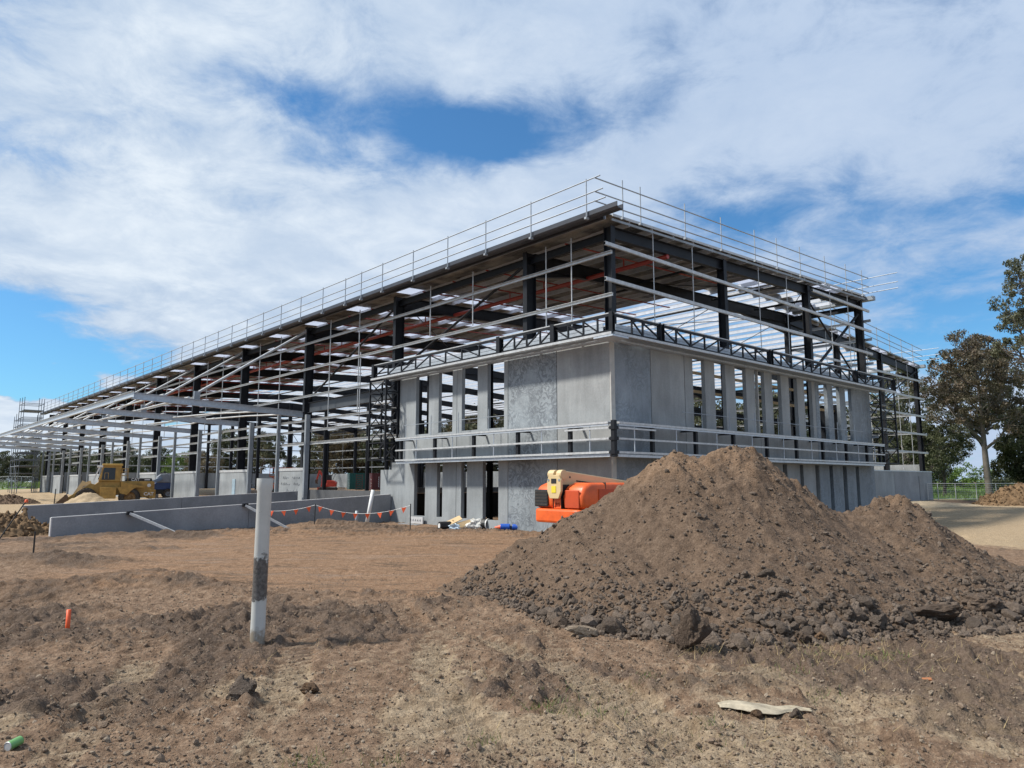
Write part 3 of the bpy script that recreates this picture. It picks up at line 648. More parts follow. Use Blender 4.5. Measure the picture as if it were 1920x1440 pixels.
# right long wall, back wall
for z in (4.4, 5.9, 7.4, 8.9, 10.3):
    MB().cee(Q(4.7, 44.35, z), Q(104.6, 44.35, z), .16, .08).build('girt', M_galw, wh)
    MB().cee(Q(104.9, .2, z), Q(104.9, 44.3, z), .16, .08).build('girt', M_galw, wh)
for k in range(1, len(FR) - 1):
    u = (FR[k] + FR[k + 1]) / 2; MB().tube(Q(u, 44.35, 3.2), Q(u, 44.35, 11), .022, 6).build('bridging_rod', M_galw, wh)
# bracing
def brace(p, q, r=.055, n=8): MB().tube(p, q, r, n).build('brace', M_black, wh)
brace(Q(4.7, .35, 11.1), Q(14.4, .35, 7.6), .06); brace(Q(14.6, .35, 11.1), Q(24.4, .35, 6.9), .06)
brace(Q(24.4, 44.0, 10.8), Q(14.6, 44, 1.2), .05); brace(Q(14.6, 44.0, 10.8), Q(24.4, 44, 1.2), .05); brace(Q(94.6, 44, 10.6), Q(104.4, 44, 1.2), .05); brace(Q(94.4, 22.6, 5), Q(84.6, 22.6, 1), .06)
brace(Q(104.5, 37, 10.5), Q(104.5, 44, 1.2), .05)
brace(Q(.2, 22.4, 11.6), Q(.2, 16.3, 7.6), .075); brace(Q(.2, 16.3, 11.3), Q(.2, 22.4, 7.2), .05); brace(Q(4.6, 29.6, 9.6), Q(4.6, 23.0, 5), .06)
brace(Q(4.5, 43.8, 10.9), Q(4.5, 37.0, 8.2), .06); brace(Q(.35, .5, 11.2), Q(2.6, 3.0, 11.4), .05)
for (a, b_, c, d) in ((.4, 8.1, 4.5, 15.5), (.4, 16, 4.5, 8.2), (4.8, 15.2, 14.3, 22.4), (4.8, 22.4, 14.3, 15.0), (4.8, 22.8, 14.3, 30), (.4, 16.2, 4.5, 22.3)):
    brace(Q(a, b_, roofzu(b_) - .5), Q(c, d, roofzu(d) - .5), .022, 6)
for k in range(2, 11, 2):
    brace(Q(FR[k] + .1, 1, 11.1), Q(FR[k + 1] - .1, 11, 11.6), .03, 6)
for v in (7.5, 14, 18.5):
    MB().tube(Q(.35, v, roofzu(v) - .55), Q(4.5, v, roofzu(v) - .55), .06, 8).build('strut', M_black, wh)
for v in (8, 15, 30, 37):
    MB().tube(Q(4.8, v, roofzu(v) - .6), Q(104.3, v, roofzu(v) - .6), .06, 8).build('strut', M_black, wh)
# big transfer beam beside the dock
MB().ibeam(Q(14.7, .38, 6.55), Q(24.2, .38, 6.45), .62, .25).build('transfer_beam', plain('grey_steel', (.055, .062, .07), .5), wh)
# sprinkler pipes
MB().tube(Q(.2, 4.0, 11.12), Q(103, 4.0, 11.12), .10, 10).build('sprinkler_main', M_red, wh)
for k in range(41):
    u = 2.5 + 2.46 * k
    if any(abs(u - f) < .3 for f in FR): u += .4
    mb = MB(); mb.tube(Q(u, .35, roofzu(.35) - .42), Q(u, 14.2, roofzu(14.2) - .42), .036, 6); mb.tube(Q(u, 4.0, 11.12), Q(u, 4.0, roofzu(4) - .42), .034, 6)
    mb.build('sprinkler_branch', M_red, wh)
MB().tube(Q(.55, .6, 11.26), Q(.55, 20, 12.05), .034, 6).build('sprinkler_branch', M_red, wh)
# grey concrete dado panels between the dock doors, with pale head channel and grey posts
DADO = [(23.75, 27.25), (32.0, 37.35), (41.95, 47.5), (52.0, 57.55), (62.0, 67.5), (72.0, 77.5), (82.0, 87.5), (92, 97.5), (101, 105.2)]
for j, (a, b_) in enumerate(DADO):
    mb = MB(); mb.bb(-.02, .13, a, b_, -.1, 2.62); mb.build('dado_panel', M_con, wh)
    MB().bb(-.05, .15, a - .05, b_ + .05, 2.63, 2.80).build('head_channel', M_galw, wh)
    zt = 5.95
    MB().cee(Q(a - .35, -.12, -.1), Q(a - .35, -.12, zt), .22, .25, (0, 1, 0)).build('door_post', M_galpost, wh)
    MB().cee(Q(b_ + .14, -.10, -.1), Q(b_ + .14, -.10, zt + .5), .16, .19, (0, 1, 0)).build('door_post', M_galpost, wh)
# pale blue slip door set in one dado panel
mb = MB(); mb.bb(-.06, -.025, 34.25, 34.75, .5, 2.15); mb.build('access_door', plain('pale_blue_door', (.36, .48, .55), .4), wh)
# scribbled setting-out marks on the first dado
M_ink = plain('marker_ink', (.05, .06, .08), .6)
mb = MB()
for row, (z, a, b_) in enumerate(((2.15, 24.3, 26.6), (1.75, 24.3, 26.9), (1.35, 24.6, 26.2))):
    u = a; up = 0
    while u < b_:
        p = [Q(u, -.024, z), Q(u + .06, -.024, z + random.uniform(.08, .2)), Q(u + .12, -.024, z + random.uniform(-.05, .1)), Q(u + .18, -.024, z + .05)]
        if random.random() < .8: mb.path(p, .009, 4)
        u += .22
mb.build('marker_scribble', M_ink, wh)
# dado along the right side, the far end and the back
for k in range(1, len(FR) - 1):
    MB().bb(44.25, 44.4, FR[k] + .02, FR[k + 1] - .02, .2, 3.35).build('dado_panel', M_con, wh)
for k in range(5): MB().bb(.3 + 8.8 * k, 9.06 + 8.8 * k, 104.85, 105.0, .2, 3.35).build('dado_panel', M_con, wh)
for (a, b_, mt) in ((22.95, 30.1, M_conb), (30.13, 37.2, M_con), (37.23, 45.0, M_conr)):
    MB().bb(a, b_, 4.3, 4.45, -.1, 2.72).build('dado_panel', mt, wh)
MB().bb(22.95, 45.05, 4.27, 4.48, 2.725, 2.80).build('head_channel', M_gal, wh)
mb = MB(); mb.bb(42.05, 43.0, 4.275, 4.297, .4, 2.4); mb.bb(42.12, 42.93, 4.262, 4.28, .4, 2.33); mb.build('access_door', M_conr, wh)
# dock pit wall
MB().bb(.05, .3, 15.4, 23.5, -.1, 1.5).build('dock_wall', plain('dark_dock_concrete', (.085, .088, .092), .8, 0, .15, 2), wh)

# ------------------------------------------------------------------ roof edge guard rails
def guard(label, posts, rails, ends=None):
    t = thing('guard_rail', label, 'guard rail', BLOC, BROT, 'scaffold tube guard rails along the roof edges')
    for p in posts:
        mb = MB(); mb.tube(p, (p[0], p[1], p[2] + 1.5), .024, 6); mb.box((p[0], p[1], p[2]), (.16, .1, .08)); mb.build('rail_post', M_tube, t)
    for a, b_ in rails: MB().tube(a, b_, .024, 6).build('rail', M_tube, t)
    return t
us = [.12, 3.05, 5.82, 8.48, 11.21, 13.93, 16.0, 17.67, 20.24, 23.0, 25.7, 28.4]
while us[-1] < 100: us.append(us[-1] + 2.65)
guard('scaffold tube guard rail along the long left gutter of the roof', [Q(u, -1.02, 11.45) for u in us], [(Q(-.55 - .12 * i, -1.02, z), Q(103, -1.02, z)) for i, z in enumerate((12.88, 12.36, 11.99))])
vs_ = [.54, 1.61, 4.56, 7.27, 10.11, 12.16, 14.52, 17.29, 19.85, 21.99]
guard('guard rail along the sloping roof edge over the right office front', [Q(-.3, v, 11.70 + .0375 * v) for v in vs_], [(Q(-.34, -1.1, 11.66 + h), Q(-.34, 22.8, 11.66 + h + .0375 * 23)) for h in (1.18, .66, .30)] + [(Q(-.34, 22.6, 11.66 + h + .85), Q(4.2, 22.6, 12.6 + h - .02)) for h in (1.18, .66, .30)][:0] + [(Q(-1.9, 22.9, 12.54 + h), Q(4.4, 22.9, 12.54 + h)) for h in (1.18, .66, .30)])
vs_ = [24 + 2.35 * i for i in range(9)]
guard('guard rail on the lower falling roof edge at the right end', [Q(4.3, v, roofzu(v) - .05) for v in vs_], [(Q(4.26, 23.2, roofzu(23.2) + h), Q(4.26, 44.8, roofzu(44.8) + h)) for h in (1.32, .80, .44)] + [(Q(3.0, 44.9, roofzu(44.9) + h), Q(9, 44.9, roofzu(44.9) + h)) for h in (1.32, .80, .44)])

# ------------------------------------------------------------------ office block in precast panels
of = thing('office_block', 'two storey grey precast concrete office corner with tall slot openings and steel ledges', 'building', BLOC, BROT)
LUP = [(11.18, 12.25), (9.34, 10.4), (7.54, 8.65), (5.79, 6.87)]; LLO = [(11.38, 12.28), (10.03, 10.45), (8.24, 8.65), (6.14, 7.16)]
hl = [(a, b_, 4.22, 7.03) for a, b_ in LUP] + [(a, b_, .38, 2.85) for a, b_ in LLO]
def panel(along, a0, a1, z0, z1, holes, mat, t0=0.0, t1=.18):
    mb = MB(); wall_grid(mb, along, a0, a1, z0, z1, holes, t0, t1); return mb.build('precast_panel', mat, of)
panel('u', .0, 2.68, -.2, 7.16, [], M_cong); panel('u', 2.72, 5.52, -.2, 7.16, [], M_conw)
panel('u', 5.56, 9.0, -.2, 7.16, hl, M_con); panel('u', 9.03, 13.65, -.2, 7.16, hl, M_con)
panel('u', 13.65, 15.3, -.2, 2.95, [(14.28, 15.31, 2.57, 3.0)], M_con)
for a in (2.70, 5.54, 9.015): MB().bb(.03, .16, a - .03, a + .03, -.1, 7.1).build('panel_joint', M_joint, of)
RUP = [(5.19, 6.07), (6.8, 7.65), (8.42, 9.33), (10.08, 10.95), (11.66, 12.5), (13.27, 14.1), (14.83, 15.65), (16.43, 17.36), (18.0, 18.82), (19.52, 20.3)]
RLO = [(13.96, 14.31), (15.57, 15.97), (17.12, 17.52), (18.7, 19.16), (20.28, 20.69), (12.3, 12.7), (10.6, 11.0), (9.0, 9.4), (7.4, 7.8), (5.8, 6.2)]
hr = [(a, b_, 4.16, 7.02) for a, b_ in RUP] + [(a, b_, .3, 2.79) for a, b_ in RLO]
MB().bb(-.012, .17, -.012, .0, 0, 0)
for a0, a1, mt in ((.20, 2.36, M_conb), (2.40, 4.58, M_cong), (4.62, 10.4, M_cong), (10.43, 16.0, M_cong), (16.03, 22.75, M_conb)):
    panel('v', a0, a1, -.2, 7.16, hr, mt, .0, .18)
for a in (2.38, 4.60, 10.415, 16.015): MB().bb(a - .03, a + .03, .03, .16, -.1, 7.1).build('panel_joint', M_joint, of)
MB().bb(-.03, .19, -.05, -.004, -.1, 7.0).build('corner_joint', M_joint, of)
# slab, near-black walls standing in for the shaded ground floor, floor beams and timber rails seen through the openings
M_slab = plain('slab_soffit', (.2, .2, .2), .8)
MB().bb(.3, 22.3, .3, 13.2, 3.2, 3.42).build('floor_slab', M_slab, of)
MB().bb(.35, 22.0, 15.42, 15.6, -.1, 1.36).build('dark_interior_wall', M_intdark, of); MB().bb(.33, 22.0, 15.36, 15.62, 1.37, 1.66).build('edge_beam', M_galpost, of)
MB().bb(6.9, 22.3, 9.0, 9.2, -.1, 2.9).build('dark_interior_wall', M_intdark, of)
MB().bb(6.9, 22.3, 1.3, 1.5, -.1, 2.9).build('dark_interior_wall', M_intdark, of)
for z in (5.92, 6.75): MB().beam(Q(1.3, 4.8, z), Q(1.3, 22, z), .045, .13).build('timber_rail', M_timber, of)
for z in (5.2, 6.3):
    for uu in (2.6, 8.2): MB().ibeam(Q(uu, 4.5, z), Q(uu, 22, z), .3, .15).build('floor_beam', M_black, of)
for (u, v) in ((4.2, 8.1), (9.2, 8.1), (4.2, 15), (9.2, 15), (9.4, 21), (12.6, 8), (12.8, 1.2), (8.1, 1.2)): MB().ibeam(Q(u, v, -.1), Q(u, v, 7.4), .2, .2, (1, 0, 0)).build('inner_post', M_black, of)
MB().bb(21.0, 21.3, 1.2, 2.2, 3.4, 6.3).build('lift_shaft_panel', M_black, of)
# parapet truss and galvanised ledge, left and right fronts
def along(side, a, out, z): return Q(a, -out, z) if side == 'L' else Q(-out, a, z)
TV = {'L': [14.96, 13.68, 12.49, 11.29, 10.13, 8.94, 7.76, 6.57, 5.25, 4.35, 3.63, 2.87, 2.13, 1.38, .62, -.06],
      'R': [.38, 1.01, 2.1, 3.08, 4.05, 5.02, 6.02, 7.0, 7.93, 8.97, 10.25, 11.24, 12.19, 13.38, 14.23, 15.2, 16.21, 17.47, 18.5, 19.24, 20.54, 21.51, 22.77, 23.6, 24.4]}
for sd, e0, e1 in (('L', -.76, 15.1), ('R', -.70, 24.5)):
    o = .72
    for z in (7.78, 7.22): MB().beam(along(sd, e0, o, z), along(sd, e1, o, z), .07, .07).build('truss_chord', M_black, of)
    MB().beam(along(sd, e0 + .05, o, 7.85), along(sd, e1, o, 7.85), .10, .035).build('truss_flashing', M_galw, of)
    t = TV[sd]
    for i, a in enumerate(t):
        big = (sd == 'L' and i in (0, 8, 12)) or (sd == 'R' and i in (2, 10, 19, 24))
        if big: MB().ibeam(along(sd, a, o, 7.14), along(sd, a, o, 7.88), .24, .2, (1, 0, 0), .02, .02).build('truss_post', M_black, of)
        else: MB().beam(along(sd, a, o, 7.26), along(sd, a, o, 7.74), .058, .058).build('truss_web', M_black, of)
        if i < len(t) - 1:
            b_ = t[i + 1]; z0, z1 = ((7.74, 7.26) if (i % 8) < 4 else (7.26, 7.74))
            if sd == 'L': z0, z1 = z1, z0
            MB().beam(along(sd, a, o, z0), along(sd, b_, o, z1), .05, .05).build('truss_web', M_black, of)
    # ledge below: three stepped channels and soffit, outriggers
    e1b = e1 - (.9 if sd == 'L' else 1.2)
    MB().beam(along(sd, e0 - .02, .80, 7.12), along(sd, e1, .80, 7.12), .10, .09).build('ledge_channel', M_galw, of)
    MB().beam(along(sd, e0 + .2, .52, 7.09), along(sd, e1b, .52, 7.09), .34, .05).build('ledge_channel', M_galpost, of)
    MB().beam(along(sd, e0 + .75, .20, 7.07), along(sd, e1b, .20, 7.07), .22, .12).build('ledge_channel', M_gal, of)
    # ribbed lining sheet behind the truss
    for j in range(4):
        MB().beam(along(sd, .25, .06, 7.25 + .13 * j), along(sd, e1 - .4, .06, 7.25 + .13 * j), .02 + .02 * (j % 2), .122).build('lining_strip', M_gal, of)
    for a in t[1::3]: MB().beam(along(sd, a, .05, 7.16), along(sd, a, .70, 7.16), .10, .05).build('outrigger', M_black, of)
mb = MB(); mb.bb(-.86, .02, -.86, .02, 7.0, 7.06); mb.build('corner_plate', M_gal, of)
MB().ibeam(Q(-.72, -.72, 7.05), Q(-.72, -.72, 7.9), .16, .16, (1, 0, 0)).build('truss_post', M_black, of)
# balcony band: black posts, galvanised rails and a folded ledge
BP = {'L': [12.42, 9.71, 6.94, 4.19, 1.37], 'R': [1.47, 4.22, 6.94, 9.66, 12.36, 15.03, 17.67, 20.19, 21.9]}
for sd, e1 in (('L', 12.75), ('R', 22.3)):
    for a in BP[sd]:
        MB().beam(along(sd, a, .68, 2.88), along(sd, a, .68, 3.9), .13, .13).build('band_post', M_black, of)
        MB().beam(along(sd, a, .03, 3.93), along(sd, a, .7, 3.93), .10, .06).build('outrigger', M_black, of)
    st = -.55
    for z, h in ((3.45, .065), (2.98, .075)): MB().beam(along(sd, st, .78, z), along(sd, e1, .78, z), .06, h).build('band_rail', M_galw, of)
    MB().beam(along(sd, st, .78, 3.82), along(sd, 1.55, .78, 3.82), .05, .06).build('band_rail', M_galw, of)
    MB().beam(along(sd, st, .72, 4.0), along(sd, e1, .72, 4.0), .22, .07).build('ledge_channel', M_galw, of)
    MB().beam(along(sd, st, .50, 4.035), along(sd, e1, .50, 4.035), .20, .05).build('ledge_channel', M_gal, of)
    MB().beam(along(sd, st, .79, 3.93), along(sd, e1, .79, 3.93), .04, .06).build('ledge_channel', M_gal, of)
    MB().beam(along(sd, st, .60, 2.87), along(sd, e1, .60, 2.87), .30, .09).build('ledge_channel', M_gal, of)
    MB().beam(along(sd, .1, .22, 2.88), along(sd, e1, .22, 2.88), .40, .03).build('soffit_channel', M_galpost, of)
    q = sorted(BP[sd])
    for a, b_ in zip(q[:-1], q[1:]): MB().tube(along(sd, (a + b_) / 2, .76, 2.95), along(sd, (a + b_) / 2, .76, 3.95), .022, 6).build('band_rod', M_gal, of)
    MB().tube(along(sd, .35, .76, 2.95), along(sd, .35, .76, 3.95), .022, 6).build('band_rod', M_gal, of)
    # slender edge protection standing on the ledge
    e = (6.0, 12.6) if sd == 'L' else (4.8, 20.5)
    MB().tube(along(sd, e[0] - 1.0, .42, 4.66), along(sd, e[1], .42, 4.66), .014, 5).build('edge_rail', M_tube, of)
    for a in np.arange(e[0] + .3, e[1], 2.05): MB().tube(along(sd, a, .42, 4.05), along(sd, a, .42, 5.0), .018, 5).build('edge_post', M_tube, of)
MB().beam(Q(-.70, -.70, 2.82), Q(-.70, -.70, 4.08), .15, .15).build('band_post', M_black, of)
for z in (2.98, 3.45, 3.82): MB().box(Q(-.70, -.70, z), (.22, .22, .12)).build('band_bracket', M_black, of)
# lattice return frames at the two ends of the office front
def lattice(pts, z0, z1, step):
    """pts: the four plan corners of a lattice mast"""
    for (u, v) in pts: MB().beam(Q(u, v, z0), Q(u, v, z1), .075, .075).build('lattice_chord', M_black, of)
    z = z0 + .05; k = 0
    while z < z1 - .1:
        mb = MB()
        for i in range(4):
            a, b_ = pts[i], pts[(i + 1) % 4]; mb.beam(Q(a[0], a[1], z), Q(b_[0], b_[1], z), .05, .05)
            zz = min(z + step, z1)
            if k % 2: mb.beam(Q(a[0], a[1], z), Q(b_[0], b_[1], zz), .04, .04)
            else: mb.beam(Q(a[0], a[1], zz), Q(b_[0], b_[1], z), .04, .04)
        mb.build('lattice_lacing', M_black, of); z += step; k += 1
lattice([(13.75, -.06), (13.75, -.76), (15.25, -.76), (15.25, -.06)], 3.0, 7.0, .84)
lattice([(.15, 22.9), (-.72, 22.4), (-.72, 24.4), (.15, 24.6)], 2.95, 7.05, .84)
for z in (4.35, 5.9):
    MB().beam(Q(13.8, -.4, z), Q(15.2, -.4, z), .3, .06).build('lattice_tread', M_galw, of); 
for z in (3.6, 5.0, 6.35): MB().beam(Q(-.2, 22.9, z), Q(-.2, 24.5, z), .3, .06).build('lattice_tread', M_galpost, of)

# ------------------------------------------------------------------ loading canopy
ca = thing('loading_canopy', 'galvanised steel loading canopy frame hung from the left wall over the dock doors', 'canopy', BLOC, BROT)
for k in range(8):
    u = 24.5 + 10.0 * k
    MB().ibeam(Q(u, .12, 6.05), Q(u, -9.5, 6.45), .36, .18, (0, 0, 1), .02, .014).build('canopy_beam', M_gal, ca)
    MB().box(Q(u, .13, 6.05), (.02, .3, .5)).build('end_plate', M_black, ca)
    mb = MB(); mb.tube(Q(u, .1, 11.2), Q(u, -6.2, 6.86), .075, 10); mb.box(Q(u, .08, 11.2), (.1, .05, .3)); mb.build('tie_tube', M_galw, ca)
    MB().bb(-6.38, -6.06, u - .07, u + .07, 6.47, 6.95).build('tie_bracket', M_galpost, ca)
MB().cee(Q(24.2, -9.55, 6.5), Q(96, -9.55, 6.5), .34, .12).build('fascia_channel', M_gal, ca)
for v in (-7.9, -6.6, -4.9, -3.2, -1.6):
    z = 6.05 - .4 * v / 9.5 + .26
    for k in range(7):
        if k == 0 and v > -5: continue
        u = 24.5 + 10.0 * k
        MB().path([Q(u + .1, v, z), Q(u + 5, v, z - .12 * (v > -6)), Q(u + 9.9, v, z)], .055, 8).build('canopy_purlin', M_galw, ca)
mb = MB()
for a, b_ in ((.05, -2.2), (-2.2, -4.4)): mb.path([Q(24.6, a, 6.1), Q(29.5, (a + b_) / 2 - .3, 6.2), Q(34.4, b_, 6.25)], .05, 8)
mb.build('canopy_brace', M_galw, ca)

# ------------------------------------------------------------------ ramp walls and their props
def ramp_wall(label, u, vin, vout, zin, zout, joints):
    t = thing('ramp_wall', label, 'retaining wall', BLOC, BROT, 'grey concrete walls flanking the sunken dock ramp')
    ed = [vin] + joints + [vout]
    for a, b_ in zip(ed[:-1], ed[1:]):
        za = zin + (zout - zin) * (a - vin) / (vout - vin); zb = zin + (zout - zin) * (b_ - vin) / (vout - vin)
        mb = MB(); mb.prism([(a - .008, -.4), (b_ + .008, -.4), (b_ + .008, zb), (a - .008, za)], u, u + .18, 'y'); mb.build('wall_panel', M_conr, t)
        mb = MB(); mb.prism([(a - .01, za + .002), (b_ + .01, zb + .002), (b_ + .01, zb + .03), (a - .01, za + .03)], u - .006, u + .186, 'y'); mb.build('wall_capping', M_cap, t)
    MB().bb(vout - .02, vout + .02, u - .01, u + .19, -.3, zout + .02).build('wall_end', M_cap, t)
ramp_wall('nearer grey concrete ramp wall propped by pale braces', 14.2, -.06, -14.47, 1.33, .66, [-7.2])
ramp_wall('rear grey concrete ramp wall in front of the dado panels', 23.5, -.5, -14.0, 1.40, .84, [-7.0])
for v in (-11.9, -7.4):
    zt = 1.33 + (.66 - 1.33) * (-.06 - v) / 14.41
    t = thing('wall_prop', {-11.9: 'pale steel prop leaning on the low outer end of the nearer ramp wall', -7.4: 'pale steel prop at the middle of the nearer ramp wall behind the white pipe'}[v], 'prop', uvw(14.2, v, 0), BROT, 'pale steel props on the ramp wall')
    mb = MB(); mb.beam((0.0, -.12, zt - .02), (1.35, -1.35, .02), .09, .09); mb.build('prop_tube', M_galw, t)
    MB().box((0, -.06, zt), (.22, .16, .14)).build('top_bracket', M_black, t); MB().box((1.4, -1.4, .02), (.26, .2, .05)).build('foot_plate', M_galpost, t)

# ------------------------------------------------------------------ machines
M_yel = plain('worn_yellow_paint', (.40, .235, .055), .5, 0, .3, 2.6)
M_orange = plain('orange_paint', (.72, .115, .02), .42, 0, .22, 2.6, .15, 8)
M_orangedk = plain('orange_recess', (.50, .065, .014), .55, 0, .15, 2)
M_cream = plain('cream_boom_paint', (.62, .47, .25), .42, 0, .07, 2)
M_rubber = plain('dusty_rubber', (.055, .047, .04), .9, 0, .35, 4, .4, 25)
M_glass = plain('dark_cab_glass', (.02, .024, .028), .12, 0, .2, 2)
M_white = plain('white_paint', (.72, .72, .70), .5, 0, .06, 4)
M_blk = plain('black_paint', (.018, .018, .018), .5, 0, .2, 3)
M_rim = plain('rim_paint', (.22, .13, .05), .6, 0, .3, 4)
M_rust = plain('rusted_bucket', (.12, .075, .045), .7, .2, .35, 5, .3, 20)
M_decal = plain('yellow_decal', (.75, .60, .04), .5)
def wheel(parent, x, y, z, r, wd, rim=M_rim):
    """tyre with lugs; the rim is its sub-part"""
    M = Matrix.Translation((x, y, z)) @ Matrix.Rotation(PI / 2, 4, 'X'); h = wd / 2
    mb = MB(); mb.lathe([(r * .55, -h * .8), (r * .62, -h), (r * .9, -h), (r * .97, -h * .75), (r * .97, h * .75), (r * .9, h), (r * .62, h), (r * .55, h * .8)], 28, M)
    for k in range(22):
        a = 2 * PI * k / 22
        for s in (-1, 1):
            p = M @ Vector((r * .985 * math.cos(a + s * .07), r * .985 * math.sin(a + s * .07), s * h * .48)); d = (M.to_3x3() @ Vector((math.cos(a), math.sin(a), 0)))
            mb.beam(p - d * .015 * r, p + d * .035 * r, h * .85, r * .13, M.to_3x3() @ Vector((-math.sin(a), math.cos(a), 0)))
    t = mb.build('tyre', M_rubber, parent)
    mb = MB(); mb.lathe([(.02, -h * .35), (r * .2, -h * .4), (r * .22, -h * .2), (r * .5, -h * .3), (r * .56, -h * .85)], 24, M); mb.lathe([(.02, h * .35), (r * .2, h * .4), (r * .22, h * .2), (r * .5, h * .3), (r * .56, h * .85)], 24, M)
    mb.build('rim', rim, t, True)
# wheel loader ------------------------------------------------------
lx, ly = -31.75, 58.0
wl = thing('wheel_loader', 'dirty yellow wheel loader with cab and lowered bucket under the loading canopy', 'wheel loader', (lx, ly, 0.0), R_(-150))
mb = MB(); mb.prism([(-2.95, .72), (-2.95, 1.95), (-2.8, 2.02), (-.55, 2.02), (-.55, 1.5), (-1.0, 1.45), (-1.4, 1.2), (-1.55, .72)], -.85, .85); mb.build('engine_hood', M_yel, wl, bevel=.04)
mb = MB(); mb.prism([(-2.8, 2.022), (-2.72, 2.25), (-.95, 2.25), (-.85, 2.022)], -.80, .80); mb.build('hood_top', M_blk, wl, bevel=.03)
mb = MB(); mb.prism([(-3.05, .65), (-3.05, 1.35), (-2.6, 1.35), (-2.6, .65)], -1.05, 1.05); mb.build('counterweight', M_yel, wl, bevel=.05)
mb = MB(); mb.prism([(-.55, .95), (-.55, 2.0), (.95, 2.0), (1.3, 1.7), (1.9, 1.55), (1.95, .85), (.9, .75)], -.62, .62); mb.build('front_frame', M_yel, wl, bevel=.04)
mb = MB(); mb.prism([(-.25, .66), (-.25, 1.55), (.86, 1.55), (.86, .66)], .86, 1.18); mb.build('tool_box', M_yel, wl, bevel=.03)
mb = MB(); mb.prism([(-.55, 1.55), (-.3, 1.55), (-.55, 1.05), (-1.0, .95), (-1.35, 1.35), (-1.6, 1.52), (-2.2, 1.5), (-2.2, 1.62), (-.55, 1.95)], .9, 1.25); mb.build('fender', M_yel, wl)
mb = MB(); mb.prism([(-.52, 1.98), (-.55, 3.22), (.78, 3.22), (.86, 2.7), (1.02, 2.0)], -.72, .72); cab = mb.build('cab', M_yel, wl, bevel=.04)
for s in (1, -1):
    mb = MB(); mb.prism([(-.12, 2.12), (-.12, 3.06), (.68, 3.06), (.76, 2.7), (.80, 2.12)], s * .70, s * .735); mb.build('side_window', M_glass, cab, bevel=.02)
mb = MB(); mb.prism([(.80, 2.15), (.72, 3.05), (.75, 3.05), (1.06, 2.15)], -.64, .64); mb.build('windscreen', M_glass, cab)
for y in (.70, -.70): MB().beam((1.32, y, 2.05), (.98, y, 3.15), .10, .12, (0, 1, 0)).build('mirror_arm', M_white, cab)
mb = MB(); mb.bb(.75, 1.15, .5, .8, 3.08, 3.24); mb.build('work_lamp', M_white, cab, bevel=.02)
mb = MB(); mb.bb(-.62, .8, -.82, .82, 3.225, 3.38); mb.build('cab_roof', plain('faded_yellow', (.60, .38, .10), .5), wl, bevel=.03)
mb = MB()
for x in (-.62, -1.0):
    for z in (2.45, 2.75, 3.0): mb.tube((x, .82, z), (x, -.82, z), .022, 6)
for y in (.82, -.82):
    for x in (-.6, -1.02): mb.tube((x, y, 2.0), (x, y, 3.02), .022, 6)
    for z in (2.45, 2.75, 3.0): mb.tube((-.6, y, z), (-1.02, y, z), .022, 6)
mb.build('guard_rail', M_yel, wl)
mb = MB(); mb.path([(.35, .9, 2.2), (.35, .9, 2.65), (.6, .9, 2.65), (.6, .9, 2.2)], .02); mb.build('grab_rail', M_yel, wl)
for s in (.55, -.55):
    mb = MB(); mb.prism([(1.2, 1.75), (1.55, 1.85), (3.0, .75), (3.15, .35), (2.85, .3), (1.35, 1.35)], s - .09, s + .09); mb.build('lift_arm', M_yel, wl, bevel=.02)
    MB().tube((1.4, s * .5, 1.2), (2.7, s * .5, .6), .07, 10).build('hydraulic_ram', M_galpost, wl)
mb = MB(); mb.beam((1.5, 0, 1.95), (2.0, 0, 1.75), .3, .25); mb.beam((1.95, 0, 2.0), (2.55, 0, .9), .2, .3); mb.build('tilt_lever', M_cream, wl)
mb = MB(); mb.prism([(3.0, .05), (2.95, .75), (3.1, 1.0), (3.2, .95), (3.1, .6), (3.2, .2), (3.95, .1), (3.95, .03)], -1.42, 1.42)
for s in (-1.42, 1.42): mb.prism([(3.0, .05), (2.95, .75), (3.1, 1.0), (3.95, .12), (3.95, .03)], s - .03, s + .03)
mb.build('bucket', M_rust, wl)
for x in (-1.22, 1.75):
    for y in (.98, -.98): wheel(wl, x, y, .74, .74, .52)
MY = Matrix.Rotation(PI, 4, 'Z') @ Matrix.Rotation(PI / 2, 4, 'X')
text('CAT', 'lettering', .30, M_white, wl, Matrix.Translation((-1.55, .83, 2.13)) @ MY, .006)
text('CAT', 'lettering', .36, M_white, wl, Matrix.Translation((-2.55, 1.075, 1.0)) @ MY, .006)
mb = MB(); mb.lathe([(.0, .03), (.13, .03), (.14, 0)], 16, Matrix.Translation((-2.55, .855, 1.68)) @ Matrix.Rotation(-PI / 2, 4, 'X')); mb.build('emblem', M_white, wl)
mb = MB(); mb.bb(-2.6, -2.2, .845, .86, 2.09, 2.17); mb.build('model_plate', M_white, wl)
